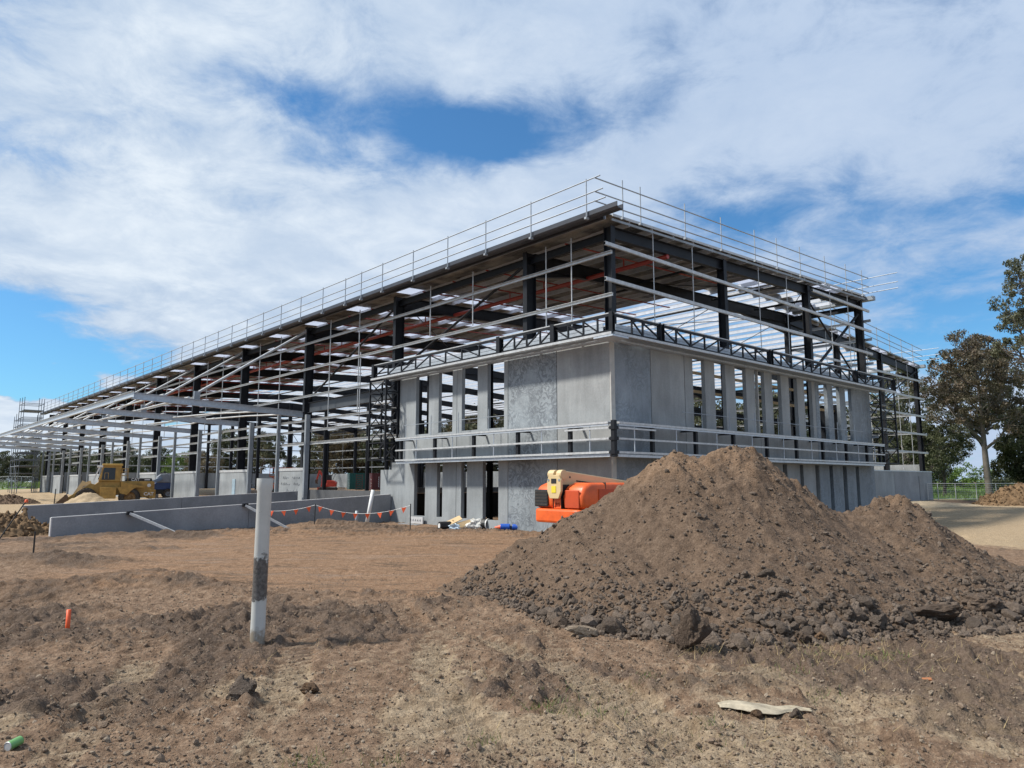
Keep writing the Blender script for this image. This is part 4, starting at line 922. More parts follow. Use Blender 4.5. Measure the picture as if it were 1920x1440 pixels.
# orange boom lift ---------------------------------------------------
bl = thing('boom_lift', 'bright orange boom lift with cream boom half hidden behind the big soil heap', 'boom lift', (1.24, 20.0, 0), R_(40))
def rprism(mb, x0, x1, y0, y1, z0, z1, r=.25, n=5, top=0.0):
    pts = []
    for cx_, cy_, a0 in ((x1 - r, y1 - r, 0), (x0 + r, y1 - r, 90), (x0 + r, y0 + r, 180), (x1 - r, y0 + r, 270)):
        for k in range(n + 1): a = R_(a0 + 90 * k / n); pts.append((cx_ + r * math.cos(a), cy_ + r * math.sin(a)))
    return mb.prism(pts, z0, z1, 'z')
mb = MB(); rprism(mb, -.08, 2.9, -1.0, 1.0, .86, 1.24, .34, 8); mb.build('counterweight', M_orange, bl, bevel=.06)
for s, nm in ((-1, 'engine_hood'), (1, 'engine_hood')):
    y0, y1 = (.17, .95) if s > 0 else (-.95, -.17)
    mb = MB(); mb.prism([(.03, 1.242), (-.0, 1.6), (.12, 1.86), (.4, 1.95), (1.9, 1.95), (2.3, 1.86), (2.5, 1.242)], y0, y1); h_ = mb.build(nm, M_orange, bl, bevel=.13); h_.modifiers['bevel'].segments = 5; h_.data.polygons.foreach_set('use_smooth', [True] * len(h_.data.polygons))
    mb = MB()
    if s > 0: mb.bb(-.03, .02, .36, .90, 1.29, 1.76); mb.build('radiator_grille', M_blk, h_, bevel=.02)
    else: mb.bb(-.02, .02, -.84, -.30, 1.27, 1.75); mb.build('recess_panel', M_orangedk, h_, bevel=.05)
mb = MB(); mb.bb(.62, 1.75, -.975, -.955, 1.34, 1.78); mb.build('side_hatch', M_orangedk, bl, bevel=.01)
mb = MB(); mb.bb(-.0, .3, -.15, .15, 1.245, 1.62); mb.build('rear_panel', M_orange, bl, bevel=.02)
text('JLG', 'lettering', .12, plain('dark_orange_print', (.28, .03, .01), .5), bl, Matrix.Translation((-.012, 0, 1.36)) @ Matrix.Rotation(-PI / 2, 4, 'Z') @ Matrix.Rotation(PI / 2, 4, 'X'), .008, .25)
mb = MB(); oc = [(-.27, 1.72), (-.17, 1.52), (.17, 1.52), (.27, 1.72), (.27, 2.02), (.19, 2.16), (-.19, 2.16), (-.27, 2.02)]; mb.prism([(p[0], p[1]) for p in oc], -.13, -.05, 'x'); kn = mb.build('knuckle_plate', M_cream, bl, bevel=.012)
mb = MB(); mb.bb(-.142, -.128, -.085, .085, 1.68, 1.86); mb.build('warning_decal', M_decal, kn)
mb = MB(); mb.bb(-.138, -.06, -.10, .10, 1.93, 2.06); mb.build('knuckle_opening', M_blk, kn)
mb = MB(); mb.tube((.0, .26, 2.17), (.0, .02, 2.17), .13, 18); mb.tube((.02, -.06, 2.17), (.02, -.25, 2.17), .13, 18); mb.build('knuckle_joint', M_cream, bl, bevel=.01)
for y in (.21, -.21): MB().tube((-.14, y, 2.02), (-.12, y, 2.02), .035, 10).build('pivot_pin', M_galpost, bl)
for i_ in range(5): MB().bb(-.04, -.028, .38, .88, 1.34 + .085 * i_, 1.365 + .085 * i_).build('grille_slat', M_rubber, bl)
for y in (.155, -.155): MB().bb(-.012, .3, y - .006, y + .006, 1.25, 1.9).build('panel_seam', M_blk, bl)
MB().bb(.9, .915, -.957, -.4, 1.3, 1.955).build('panel_seam', M_blk, bl)
mb = MB(); mb.path([(.3, .16, 1.95), (.1, .2, 2.05), (.0, .19, 1.9), (.05, .17, 1.75)], .018, 6); mb.path([(.6, -.15, 2.0), (1.6, -.15, 1.9), (3, -.15, 1.78)], .018, 6); mb.build('hydraulic_hose', M_blk, bl)
MB().bb(1.15, 1.5, -.146, -.142, 1.86, 1.93).build('boom_decal', M_white, bl)
mb = MB(); mb.tube((.5, .7, 1.95), (.5, .7, 2.07), .05, 10); mb.build('beacon', M_decal, bl)
mb = MB(); mb.prism([(-.02, 1.80), (-.02, 2.22), (.08, 2.28), (6.3, 1.62), (6.3, 1.34)], -.14, .14); mb.build('boom', M_cream, bl, bevel=.025)
mb = MB(); mb.tube((.35, -.145, 2.1), (.35, .145, 2.1), .03, 8); mb.build('pivot_pin', M_blk, bl)
mb = MB(); rprism(mb, .9, 4.6, -.6, .6, .42, .85, .1); mb.build('chassis', M_galpost, bl, bevel=.03)
mb = MB(); mb.bb(6.3, 7.1, -.9, .9, .7, .78)
for y in (-.9, .9):
    for x in (6.3, 7.1): mb.tube((x, y, .74), (x, y, 1.8), .025, 6)
for z in (1.25, 1.8): mb.path([(6.3, -.9, z), (7.1, -.9, z), (7.1, .9, z), (6.3, .9, z), (6.3, -.9, z)], .025)
mb.build('work_platform', M_cream, bl)
for x in (1.55, 4.1):
    for y in (-.98, .98): wheel(bl, x, y, .44, .44, .32, M_cream)
# blue and grey boom lift parked in a dock doorway --------------------
p = uvw(49.9, -.45, .55)
gb = thing('boom_lift', 'grey and blue boom lift parked in the dock doorway right of the yellow loader', 'boom lift', p, R_(-150))
M_gry = plain('machine_grey', (.24, .26, .29), .45); M_blue = plain('machine_blue', (.035, .07, .19), .45); M_blue2 = plain('pale_blue_arm', (.16, .23, .34), .45)
mb = MB(); mb.prism([(-.9, 1.35), (-.8, 2.0), (-.45, 2.12), (.0, 2.05), (.25, 1.8), (.3, 1.35)], -.8, .8); mb.build('engine_hood', M_gry, gb, bevel=.06)
mb = MB(); mb.prism([(-.85, .75), (-.85, 1.34), (.35, 1.34), (.7, .95), (.7, .75)], -.75, .75); mb.build('turntable', M_blue, gb, bevel=.04)
mb = MB(); mb.beam((-.1, .85, 1.7), (1.35, .85, 1.05), .16, .26); mb.build('boom', M_blue2, gb, bevel=.02)
mb = MB(); mb.bb(-.95, .9, -.7, .7, .38, .74); mb.build('chassis', M_blk, gb, bevel=.03)
mb = MB(); mb.tube((-.4, .3, 2.05), (-.3, .3, 2.3), .07, 8); mb.build('exhaust', M_blk, gb)
for x in (-.65, .7):
    for y in (-.78, .78): wheel(gb, x, y, .42, .42, .3, M_gry)
# orange scissor lift further inside ----------------------------------
p = uvw(64, 17, .8)
sc_ = thing('scissor_lift', 'orange railed scissor lift deep inside the frame above the grey boom lift', 'scissor lift', p, R_(-20))
mb = MB(); mb.bb(-1.2, 1.2, -.6, .6, .3, .8); mb.build('chassis', M_orange, sc_, bevel=.03)
mb = MB()
for s in (-.5, .5): mb.beam((-1, s, .85), (1, s, 1.65), .06, .12); mb.beam((1, s, .85), (-1, s, 1.65), .06, .12)
mb.build('scissor_arms', M_orange, sc_)
mb = MB(); mb.bb(-1.3, 1.3, -.6, .6, 1.7, 1.82); mb.build('platform', M_orange, sc_)
mb = MB()
for z in (2.25, 2.75): mb.path([(-1.3, -.6, z), (1.3, -.6, z), (1.3, .6, z), (-1.3, .6, z), (-1.3, -.6, z)], .035)
for x in (-1.3, 0, 1.3):
    for y in (-.6, .6): mb.tube((x, y, 1.8), (x, y, 2.75), .03, 6)
mb.build('platform_rail', M_orange, sc_)
for x in (-.9, .9):
    for y in (-.55, .55): MB().tube((x, y - .1, .25), (x, y + .1, .25), .25, 14).build('wheel', M_rubber, sc_)
# red mini excavator inside ------------------------------------------
ex = thing('mini_excavator', 'red mini excavator with folded arm standing inside the building by the containers', 'excavator', (-24.9, 99, .78), R_(185))
M_exr = plain('excavator_red', (.55, .055, .03), .4, 0, .1)
for y in (-.62, .62):
    mb = MB(); mb.prism([(-1.0, .0), (-1.2, .2), (-1.0, .45), (1.0, .45), (1.2, .2), (1.0, 0)], y - .2, y + .2); mb.build('track', M_rubber, ex, bevel=.04)
mb = MB(); mb.prism([(-1.0, .5), (-1.05, 1.1), (-.85, 1.35), (.1, 1.35), (.15, .9), (.9, .85), (.9, .5)], -.75, .75); mb.build('body', M_exr, ex, bevel=.05)
mb = MB(); mb.prism([(-.35, 1.36), (-.3, 2.1), (.45, 2.1), (.6, 1.3)], -.7, .2); mb.build('seat_and_canopy_post', M_blk, ex, bevel=.03)
mb = MB(); mb.beam((.8, .1, .8), (.75, .1, 1.9), .2, .3, (1, 0, 0)); mb.beam((.72, .1, 1.85), (1.25, .1, 2.65), .18, .26, (1, 0, 0)); mb.build('boom', M_exr, ex, bevel=.02)
mb = MB(); mb.beam((1.2, .1, 2.7), (1.55, .1, 1.5), .16, .22, (1, 0, 0)); mb.build('dipper_arm', M_exr, ex, bevel=.02)
mb = MB(); mb.prism([(1.4, 1.5), (1.75, 1.45), (1.7, .95), (1.35, .9), (1.5, 1.15)], -.15, .35); mb.build('bucket', M_rust, ex)
mb = MB(); mb.tube((.95, .1, 1.2), (1.05, .1, 2.2), .05, 8); mb.build('hydraulic_ram', M_galw, ex)
mb = MB(); mb.bb(1.25, 1.35, -.75, .75, .1, .45); mb.build('dozer_blade', M_exr, ex)
# shipping containers -------------------------------------------------
def container(label, corner, ang, L, H, col, mark):
    """corner: nearest vertical edge; the door end runs off to the left of it"""
    t = thing('shipping_container', label, 'shipping container', corner, ang); mt = plain('container_paint', col, .55, 0, .15, 2)
    mb = MB(); n = int(L / .28)
    pts = [];
    for i in range(n):
        x = .12 + (L - .24) * i / n; s = (L - .24) / n; pts += [(x, .04), (x + s * .3, .04), (x + s * .5, .09), (x + s * .8, .09)]
    pts += [(L - .1, .04), (L - .1, 2.4), (.12, 2.4)]; mb.prism(pts, .14, H - .12, 'z'); mb.build('corrugated_side', mt, t)
    mb = MB()
    for x in (0, L - .12):
        for y in (0, 2.32): mb.bb(x, x + .12, y, y + .12, 0, H)
    for z in (0, H - .12):
        for y in (0, 2.32): mb.bb(.12, L - .12, y, y + .12, z, z + .12)
        for x in (0, L - .12): mb.bb(x, x + .12, .12, 2.32, z, z + .12)
    mb.bb(.1, L - .1, .1, 2.34, H - .06, H - .02); mb.build('corner_frame', mt, t)
    for a, b_ in ((.14, 1.2), (1.24, 2.3)):
        mb = MB(); mb.bb(.03, .1, a, b_, .14, H - .14)
        d = mb.build('container_door', mt, t)
        for q in (.28, .72): MB().tube((.0, a + (b_ - a) * q, .1), (.0, a + (b_ - a) * q, H - .1), .025, 6).build('lock_bar', M_gal, d)
        mb = MB()
        for zz in (.55, .95, 1.45): mb.bb(.012, .026, a + .12, a + .12 + .5 * random.uniform(.5, 1), zz, zz + .07)
        mb.build('door_print', M_white, d)
    if mark:
        mb = MB()
        for i in range(5): z = H - .55 - .3 * i; mb.path([(.9, .0, z), (1.05, .0, z + .08), (.95, .0, z - .12), (1.1, .0, z - .1)], .022, 4)
        mb.build('side_print', M_white, t)
    return t
container('dark green shipping container seen through the dock opening beside the excavator', (-24.05, 108, .78), R_(21), 6.05, 2.45, (.015, .11, .09), False)
container('maroon shipping container with pale print against the end of the office wall', (-19.2, 100, .78), R_(33), 6.05, 2.35, (.10, .022, .022), True)
ps = thing('pallet_stack', 'dark stack of timber bearers between the green and the maroon containers', 'pallet stack', (-21.35, 102, .78), R_(10))
for i in range(8): MB().bb(-.5, .5, -.6, .6, .04 + .28 * i, .18 + .28 * i).build('board', plain('weathered_timber', (.10, .085, .07), .8) if i == 0 else bpy.data.materials['weathered_timber'], ps)
for x in (-.42, .42): MB().bb(x - .05, x + .05, -.62, .62, 0, 2.2).build('bearer', bpy.data.materials['weathered_timber'], ps)
ps = thing('pallet_stack', 'low pale stack of boards on the floor beside the green container', 'pallet stack', (-23.0, 98.5, .78), R_(15))
for i in range(4): MB().bb(-.45, .45, -.5, .5, .02 + .13 * i, .12 + .13 * i).build('board', M_cap if i % 2 else M_timber, ps)
# scaffolds at the far end --------------------------------------------
M_scaf = plain('weathered_scaffold', (.10, .115, .135), .5, .2, .2, 3)
def scaffold(label, u0, u1, v0, v1, top):
    t = thing('scaffold_tower', label, 'scaffold', BLOC, BROT, 'scaffold towers at the far end of the warehouse'); M_sc = M_scaf
    us_ = np.linspace(u0, u1, 3)
    for u in us_:
        for v in (v0, v1): MB().tube(Q(u, v, .3), Q(u, v, top + .5 * random.random()), .04, 6).build('standard', M_sc, t)
    z = 1.2; k = 0
    while z < top:
        mb = MB()
        for v in (v0, v1): mb.tube(Q(u0 - .3, v, z), Q(u1 + .3, v, z), .035, 5)
        for u in us_: mb.tube(Q(u, v0, z), Q(u, v1, z), .035, 5)
        mb.build('ledger', M_sc, t)
        if k % 4 == 3: MB().bb(v0, v1, u0, u1, z + .04, z + .09).build('scaffold_deck', M_galpost, t)
        z += .95; k += 1
    mb = MB(); mb.tube(Q(u0, v0, .5), Q(u1, v0, 4.5), .035, 5); mb.tube(Q(u1, v0, 4.5), Q(u0, v0, 8.5), .035, 5); mb.build('scaffold_brace', M_sc, t)
scaffold('taller scaffold tower at the far end of the warehouse reaching above the roof', 100.5, 104.4, -3.6, -1.3, 13.3)
scaffold('shorter scaffold tower at the very far end of the warehouse', 106.0, 109.4, -3.4, -.6, 11.3)

# ------------------------------------------------------------------ pipes, pickets and bunting
def gzz(x, y): return float(gz(np.array([x]), np.array([y]))[0])
m, nt, b = newmat('upvc_pipe'); co = ocoord(nt); sp = nt.nodes.new('ShaderNodeSeparateXYZ'); lk(nt, co, sp.inputs[0])
n_ = noise(nt, co, 9, 5, .65); zz = mth(nt, 'MULTIPLY_ADD', mth(nt, 'SUBTRACT', n_, .5), .55, sp.outputs[2])
band = mth(nt, 'MULTIPLY', smooth(nt, zz, .53, .58), smooth(nt, zz, 1.07, 1.0)); nmud = ramp(nt, noise(nt, co, 26, 5, .7), [(.35, (.06, .058, .055)), (.7, (.19, .18, .17))])
spk = smooth(nt, noise(nt, co, 17, 4, .7), .66, .71)
c_ = mixc(nt, mth(nt, 'MULTIPLY', spk, .7), ramp(nt, noise(nt, co, 2.5, 4), [(.3, (.47, .48, .46)), (.7, (.60, .61, .585))]), (.2, .17, .14))
c_ = mixc(nt, band, c_, nmud); c_ = mixc(nt, smooth(nt, zz, .22, .05), c_, (.26, .22, .17)); lk(nt, c_, b.inputs['Base Color']); b.inputs['Roughness'].default_value = .45
lk(nt, bumpn(nt, mth(nt, 'MULTIPLY', band, noise(nt, co, 30, 5, .7)), .8, .012), b.inputs['Normal']); M_pvc = m
pp = thing('standpipe', 'upright grey white plastic pipe with a smear of grey mortar, standing in the foreground soil', 'pipe', (-3.14, 9.25, 0))
pp.rotation_euler = (0, R_(.2), 0)
mb = MB(); mb.lathe([(.088, -.2), (.088, 1.86), (.098, 1.88), (.100, 2.02), (.092, 2.02), (.088, 1.86), (.085, 1.2)], 32); mb.build('pipe_body', M_pvc, pp, True).modifiers.new('edge', 'EDGE_SPLIT')
mb = MB(); mb.lathe([(.0, 1.3), (.084, 1.3)], 20); mb.build('pipe_bore', M_blk, pp)
def stick(name, label, cat, p, q, r, mat, n=8, group=None, extra=None):
    t = thing(name, label, cat, p, 0, group); d = Vector(q) - Vector(p)
    e = Vector((0, 0, 0)) - d.normalized() * .15
    MB().tube(e, d, r, n).build(name + '_shaft', mat, t, n > 8)
    if extra: extra(t, d)
    return t
stick('marker_stake', 'short orange marker stake in the left foreground soil', 'stake', (-5.71, 9.62, gtop(-5.71, 9.62) - .02), (-5.71, 9.62, gtop(-5.71, 9.62) + .25), .027, plain('stake_orange', (.75, .10, .02), .5), 12)
def cap_or(t, d): mb = MB(); mb.lathe([(.0, .05), (.05, .03), (.055, -.06)], 10, Matrix.Translation(d)); mb.build('safety_cap', bpy.data.materials['stake_orange'], t, True)
PK = 'black star pickets stuck in the soil'
stick('star_picket', 'short black star picket on its own in the soil left of the ramp walls', 'picket', (-12.55, 19.37, gtop(-12.55, 19.37) - .05), (-12.55, 19.37, .68), .022, M_blk, 5, PK)
stick('star_picket', 'leaning black star picket with an orange cap at the left edge', 'picket', (-17.45, 25.0, -.05), (-16.72, 25.2, 1.33), .024, M_blk, 5, PK, cap_or)
stick('star_picket', 'black star picket holding up the middle of the orange bunting', 'picket', (-8.52, 31.67, gtop(-8.52, 31.67) - .05), (-8.5, 31.67, 1.02), .022, M_blk, 5, PK)
stick('star_picket', 'black star picket beside the first office opening at the end of the bunting', 'picket', (-4.24, 30.62, gtop(-4.24, 30.62) - .05), (-4.24, 30.62, 1.06), .024, M_blk, 5, PK)
stick('star_picket', 'black star picket in the sand beside the loader bucket', 'picket', (-27.6, 44.1, -.05), (-27.55, 44.1, 1.55), .03, M_blk, 5, PK)
stick('white_post', 'white plastic post leaning slightly in front of the building end of the ramp wall', 'post', (-6.60, 33.3, gtop(-6.6, 33.3) - .05), (-6.33, 33.3, 1.6), .085, M_white, 14)
stick('pipe_stub', 'short grey pipe stub between the white post and the ramp wall', 'pipe', (-6.98, 33.0, gtop(-6.98, 33.0) - .05), (-6.98, 33.0, .68), .075, M_galpost, 14)
stick('service_pipe', 'pale blue pipe end poking out at the left end of the rear ramp wall', 'pipe', (-20.6, 29.2, .42), (-19.55, 29.35, .46), .09, plain('pale_blue_pipe', (.33, .52, .66), .4), 14)
M_flag = plain('flag_orange', (.85, .12, .035), .6, 0, .08)
bt = thing('bunting', 'string of small orange triangular flags in front of the nearer ramp wall', 'bunting', (0, 0, 0))
SEG = [((-10.75, 32.0, .72), (-8.5, 31.67, .98), .10, 4), ((-8.5, 31.67, .98), (-4.24, 30.62, 1.0), .36, 8)]
for a, b_, sag, nf in SEG:
    a, b_ = Vector(a), Vector(b_); pts = [a.lerp(b_, t) - Vector((0, 0, sag * 4 * t * (1 - t))) for t in np.linspace(0, 1, 17)]
    MB().path(pts, .007, 4).build('cord', M_white, bt)
    for k in range(nf):
        t = (k + .45) / nf; p = a.lerp(b_, t) - Vector((0, 0, sag * 4 * t * (1 - t))); d = (b_ - a).normalized(); tw = random.uniform(-.08, .08)
        s = .115; up = Vector((0, 0, 1)); q = d.cross(up)
        mb = MB(); vs = [p - d * s, p + d * s, p - up * .24 + d * tw + q * random.uniform(-.06, .06)]; th = q * .004
        mb.add([v + th for v in vs] + [v - th for v in vs] + [], [(0, 1, 2), (3, 5, 4), (0, 3, 4, 1), (1, 4, 5, 2), (2, 5, 3, 0)]); mb.build('flag', M_flag, bt)
bt = thing('bunting', 'drooping pink orange tape tied to the leaning picket at the left edge', 'bunting', (0, 0, 0))
pts = [Vector((-17.2, 24.6, .62)), Vector((-17.0, 23.9, .36)), Vector((-16.6, 23.5, .2)), Vector((-16.2, 23.3, .12))]
for a, b_ in zip(pts[:-1], pts[1:]): MB().beam(a, b_, .004, .05).build('tape', M_flag, bt)
for p in pts[1:3]: mb = MB(); mb.prism([(p.x - .09, p.z), (p.x + .09, p.z), (p.x + .08, p.z - .22)], p.y - .004, p.y + .004); mb.build('flag', M_flag, bt)

# ------------------------------------------------------------------ rubbish along the office wall
def blob_mesh(mb, c, d, seed, n=14, rough=.25):
    from mathutils import noise as mn
    vs = []; m1 = n * 2
    for i in range(n + 1):
        th = PI * i / n
        for j in range(m1):
            ph = 2 * PI * j / m1; p = Vector((math.sin(th) * math.cos(ph), math.sin(th) * math.sin(ph), math.cos(th)))
            k = 1 + rough * mn.noise(p * 1.6 + Vector((seed, 0, 0))) + rough * .6 * mn.noise(p * 4.2 + Vector((0, seed, 0)))
            vs.append((c[0] + p.x * d[0] * k, c[1] + p.y * d[1] * k, c[2] + p.z * d[2] * k))
    return mb.add(vs, [(i * m1 + j, i * m1 + (j + 1) % m1, (i + 1) * m1 + (j + 1) % m1, (i + 1) * m1 + j) for i in range(n) for j in range(m1)])
M_card = plain('cardboard', (.55, .40, .22), .8, 0, .12, 4); M_plast = plain('white_plastic_film', (.62, .61, .57), .4, 0, .15, 6, .5, 12); M_bluep = plain('blue_plastic', (.015, .09, .45), .35, 0, .15)
M_paleb = plain('pale_blue_film', (.5, .6, .68), .35, 0, .15, 8, .5, 18); M_pinkt = plain('pink_treated_timber', (.36, .17, .13), .7, 0, .15)
def tz(x, y): return gtop(x, y)
def item(name, label, cat, x, y, rz=0.0): return thing(name, label, cat, (x, y, tz(x, y)), rz)
t = item('drum', 'small black drum with a white end lying left in the rubbish along the office wall', 'drum', -2.85, 31.0, R_(200)); mb = MB(); mb.tube((0, 0, .17), (0, .0, .17), .01, 4)
mb = MB(); mb.tube((-.25, .0, .17), (.25, .1, .17), .17, 20); mb.build('drum_shell', M_blk, t, bevel=.01); mb = MB(); mb.tube((.24, .098, .17), (.262, .102, .17), .10, 16); mb.build('drum_lid', M_white, t)
t = item('cardboard_box', 'flattened cardboard box propped on the black drum', 'cardboard', -2.45, 31.15, R_(15)); mb = MB(); mb.box((0, 0, .34), (.62, .45, .025), M=Matrix.Rotation(R_(-24), 3, 'Y') @ Matrix.Rotation(R_(18), 3, 'X')); mb.build('panel', M_card, t); mb = MB(); mb.box((.12, .1, .22), (.5, .35, .02), M=Matrix.Rotation(R_(35), 3, 'Y')); mb.build('flap', M_card, t)
t = item('cardboard_sheet', 'long flat sheet of cardboard slanting against the white sacks', 'cardboard', -1.98, 31.0, R_(12)); mb = MB(); mb.box((0, 0, .2), (.75, .03, .24), M=Matrix.Rotation(R_(-14), 3, 'Y') @ Matrix.Rotation(R_(-25), 3, 'X')); mb.build('sheet', M_card, t)
t = item('plastic_wrap', 'crumpled pale blue plastic wrap in front of the cardboard', 'plastic wrap', -2.42, 30.75); mb = MB(); blob_mesh(mb, (0, 0, .08), (.26, .14, .11), 3, rough=.8); mb.build('film', M_paleb, t)
t = item('sack', 'dirty white sack slumped between the cardboard and the black coil', 'sack', -1.52, 31.05); mb = MB(); blob_mesh(mb, (0, 0, .17), (.36, .2, .24), 5, rough=.5); mb.build('sack_body', M_plast, t)
t = item('hose_coil', 'black and white coil standing beside the dirty white sack', 'coil', -1.13, 31.05, R_(60)); mb = MB(); M_ = Matrix.Translation((0, 0, .24)) @ Matrix.Rotation(PI / 2, 4, 'X'); mb.lathe([(.14, -.12), (.23, -.12), (.24, 0), (.23, .12), (.14, .12)], 20, M_); mb.build('coil', M_blk, t); mb = MB(); mb.lathe([(.20, .121), (.235, .121), (.235, .16), (.20, .16)], 20, M_); mb.build('band', M_white, t)
t = item('timber_beam', 'short pinkish treated timber beam lying under the wide office opening', 'timber', -.72, 31.2, R_(-4)); mb = MB(); mb.bb(-.38, .3, -.08, .08, .05, .26); mb.build('beam', M_pinkt, t, bevel=.008); mb = MB(); mb.bb(-.38, .3, -.05, .11, .0, .048); mb.build('packer', M_galpost, t)
t = item('pipe_fitting', 'blue pipe fitting with an orange cap nearest the pink timber', 'pipe fitting', -.24, 29.7, R_(-8)); mb = MB(); mb.tube((-.22, 0, .14), (.16, 0, .14), .13, 16); mb.build('pipe_body', M_bluep, t, bevel=.012); mb = MB(); mb.tube((-.46, 0, .10), (-.2, 0, .13), .05, 14, .10); mb.build('end_cap', bpy.data.materials['stake_orange'], t)
t = item('pipe_fitting', 'blue open ended pipe fitting without a cap, before the white fabric bundle', 'pipe fitting', .22, 29.6, R_(-12)); mb = MB(); mb.tube((-.2, 0, .12), (.18, 0, .12), .12, 16); mb.build('pipe_body', M_bluep, t, bevel=.012); mb = MB(); mb.tube((.17, 0, .12), (.186, 0, .12), .095, 14); mb.build('pipe_bore', M_blk, t)
t = item('fabric_bundle', 'cream white fabric bundle heaped against the marked concrete wall', 'fabric bundle', .42, 30.1); mb = MB(); blob_mesh(mb, (0, 0, .16), (.42, .28, .36), 8, rough=.35); mb.build('bundle', M_plast, t)
t = thing('form_board', 'pale board with dark marks leaning below the first office opening', 'board', uvw(11.85, -.14, 0), BROT); mb = MB(); mb.bb(-.03, .03, -.55, .5, .03, .34); mb.build('board_face', M_cap, t)
mb = MB()
for k in range(5): a = -.4 + .19 * k; mb.path([(-.034, a, .12), (-.034, a + .03, .24), (-.034, a + .07, .14), (-.034, a + .1, .2)], .008, 4)
mb.build('marker_scribble', M_ink, t)
MB().bb(-.62, -.3, -.9, .6, .0, .03).build('base_plate', M_galpost, t)

# ------------------------------------------------------------------ loose rocks and litter in the foreground
def boulder(label, x, y, d, mat, seed, rot=(0, 0, 0), sink=.25, sub=4, rough=.55):
    me_ = rock_mesh(seed, sub, rough, 1.0); me_.materials.append(mat); o = link('rock', me_)
    o.location = (x, y, max(tz(x, y), heap_top(x, y) if -2 < x < 11 and 8.4 < y < 18 else -9) + d[2] * (1 - sink * 2)); o.scale = d; o.rotation_euler = rot; return tag(o, label, 'rock')
boulder('largest dark wedge shaped rock standing before the foot of the big heap', 2.12, 8.93, (.19, .16, .24), M_stonedark, 31, (.15, .3, .4), .06)
boulder('dark red brown boulder at the left foot of the big heap', .68, 10.35, (.17, .13, .13), M_stonedark, 32, (.1, -.2, .6))
boulder('pale flat rock lying just off the left foot of the heap', .96, 9.75, (.21, .13, .085), M_stonepale, 33, (.1, .25, .2))
boulder('long lumpy brown rock at the right foot of the big heap', 5.75, 10.2, (.38, .22, .15), M_stonedark, 34, (.0, .0, -.25), .38)
boulder('dark humped rock at the far right foot of the big heap', 6.85, 10.75, (.34, .22, .17), M_stonedark, 35, (.0, .0, .35), .38)
boulder('rounded grey brown rock left of a pair at the heap foot', 4.40, 9.8, (.125, .11, .10), M_stone, 36)
boulder('flat topped grey brown rock right of a pair at the heap foot', 4.75, 9.72, (.15, .12, .10), M_stone, 37, (.2, 0, .3))
boulder('dark rounded stone out in front of the heap beside a rusty one', 3.60, 9.28, (.085, .08, .08), M_stonedark, 38)
boulder('rusty orange stone out in front of the heap', 3.83, 9.30, (.085, .075, .09), M_stonerust, 39, (0, 0, .7))
boulder('biggest rounded brown rock in the near foreground between the tyre tracks', -2.46, 6.85, (.125, .105, .115), M_stone, 40, (0, .1, .3), .2)
boulder('small ochre stained rock right of the rounded foreground rock', -1.85, 7.0, (.095, .07, .06), M_stonerust, 41)
boulder('small dark stone half buried on the left foreground', -5.45, 7.1, (.07, .06, .05), M_stonedark, 42)
boulder('pale small rock right of the orange stake', -3.8, 6.6, (.05, .04, .035), M_stonepale, 43)
boulder('muddy rock at the far left edge of the foreground', -6.55, 9.4, (.12, .08, .07), M_stonedark, 44)
boulder('small rounded stone below the discarded white sheet', 2.35, 6.3, (.055, .05, .05), M_stone, 45)
boulder('ochre stone left of the small rounded one below the white sheet', 2.05, 6.35, (.065, .05, .04), M_stonerust, 46)
o = MB(); o.box((0, 0, 0), (.11, .07, .05)); o = o.build('brick_fragment', plain('brick_orange', (.38, .15, .06), .85, 0, .25, 20), None, bevel=.008); o.location = (4.16, 7.55, tz(4.16, 7.55) + .015); o.rotation_euler = (.1, .05, .3); tag(o, 'orange brick fragment alone on the right foreground soil', 'brick')
# crumpled white sheet
n1_, n2_ = 46, 16; vs = []; cz = np.array([max(tz(1.78 + i / 45 * .76, 6.56 - .14 * i / 45 + o_) for o_ in (-.06, 0, .06)) for i in range(n1_)]); cz = np.convolve(np.pad(cz, 8, 'edge'), np.ones(17) / 17, 'valid')
for i in range(n1_):
    a = i / (n1_ - 1)
    for j in range(n2_):
        q = j / (n2_ - 1) - .5; wd = (.07 + .11 * math.sin(min(1, a * 1.4) * PI * .9)) * (1 - .8 * max(0, a - .55) / .45)
        x = 1.78 + a * .76; y = 6.56 - .14 * a + q * wd * 1.7 + .03 * math.sin(a * 9)
        z = cz[i] + .004 + .04 * math.exp(-((a - .28) / .22) ** 2) * (1 - (2 * q) ** 2) + .022 * float(fbm(np.array([a * 4.0]), np.array([q * 9.0 + 3]), 5, 3)[0]) * 2 - .008
        vs.append((x, y, z))
mb = MB(); mb.add(vs, [(i * n2_ + j, (i + 1) * n2_ + j, (i + 1) * n2_ + j + 1, i * n2_ + j + 1) for i in range(n1_ - 1) for j in range(n2_ - 1)])
M_sheet = plain('dirty_cream_sheet', (.36, .31, .225), .65, 0, .35, 7, .8, 16)
o = mb.build('plastic_sheet', M_sheet, None, True); m_ = o.modifiers.new('thick', 'SOLIDIFY'); m_.thickness = .004; tag(o, 'crumpled cream plastic sheet lying on the right foreground soil', 'plastic sheet')
t = thing('drink_can', 'green and silver drink can lying in the bottom left corner', 'can', (-3.70, 5.68, tz(-3.70, 5.68) + .035), R_(78))
mb = MB(); mb.tube((-.05, 0, 0), (.055, 0, .01), .033, 18); mb.build('can_body', plain('can_green', (.16, .36, .12), .35, .2), t, bevel=.004); mb = MB(); mb.tube((-.056, 0, 0), (-.050, 0, 0), .030, 18); mb.lathe([(.03, 0), (.034, .004), (.03, .008)], 18, Matrix.Translation((-.058, 0, 0)) @ Matrix.Rotation(PI / 2, 4, 'Y')); mb.build('can_end', M_galw, t)

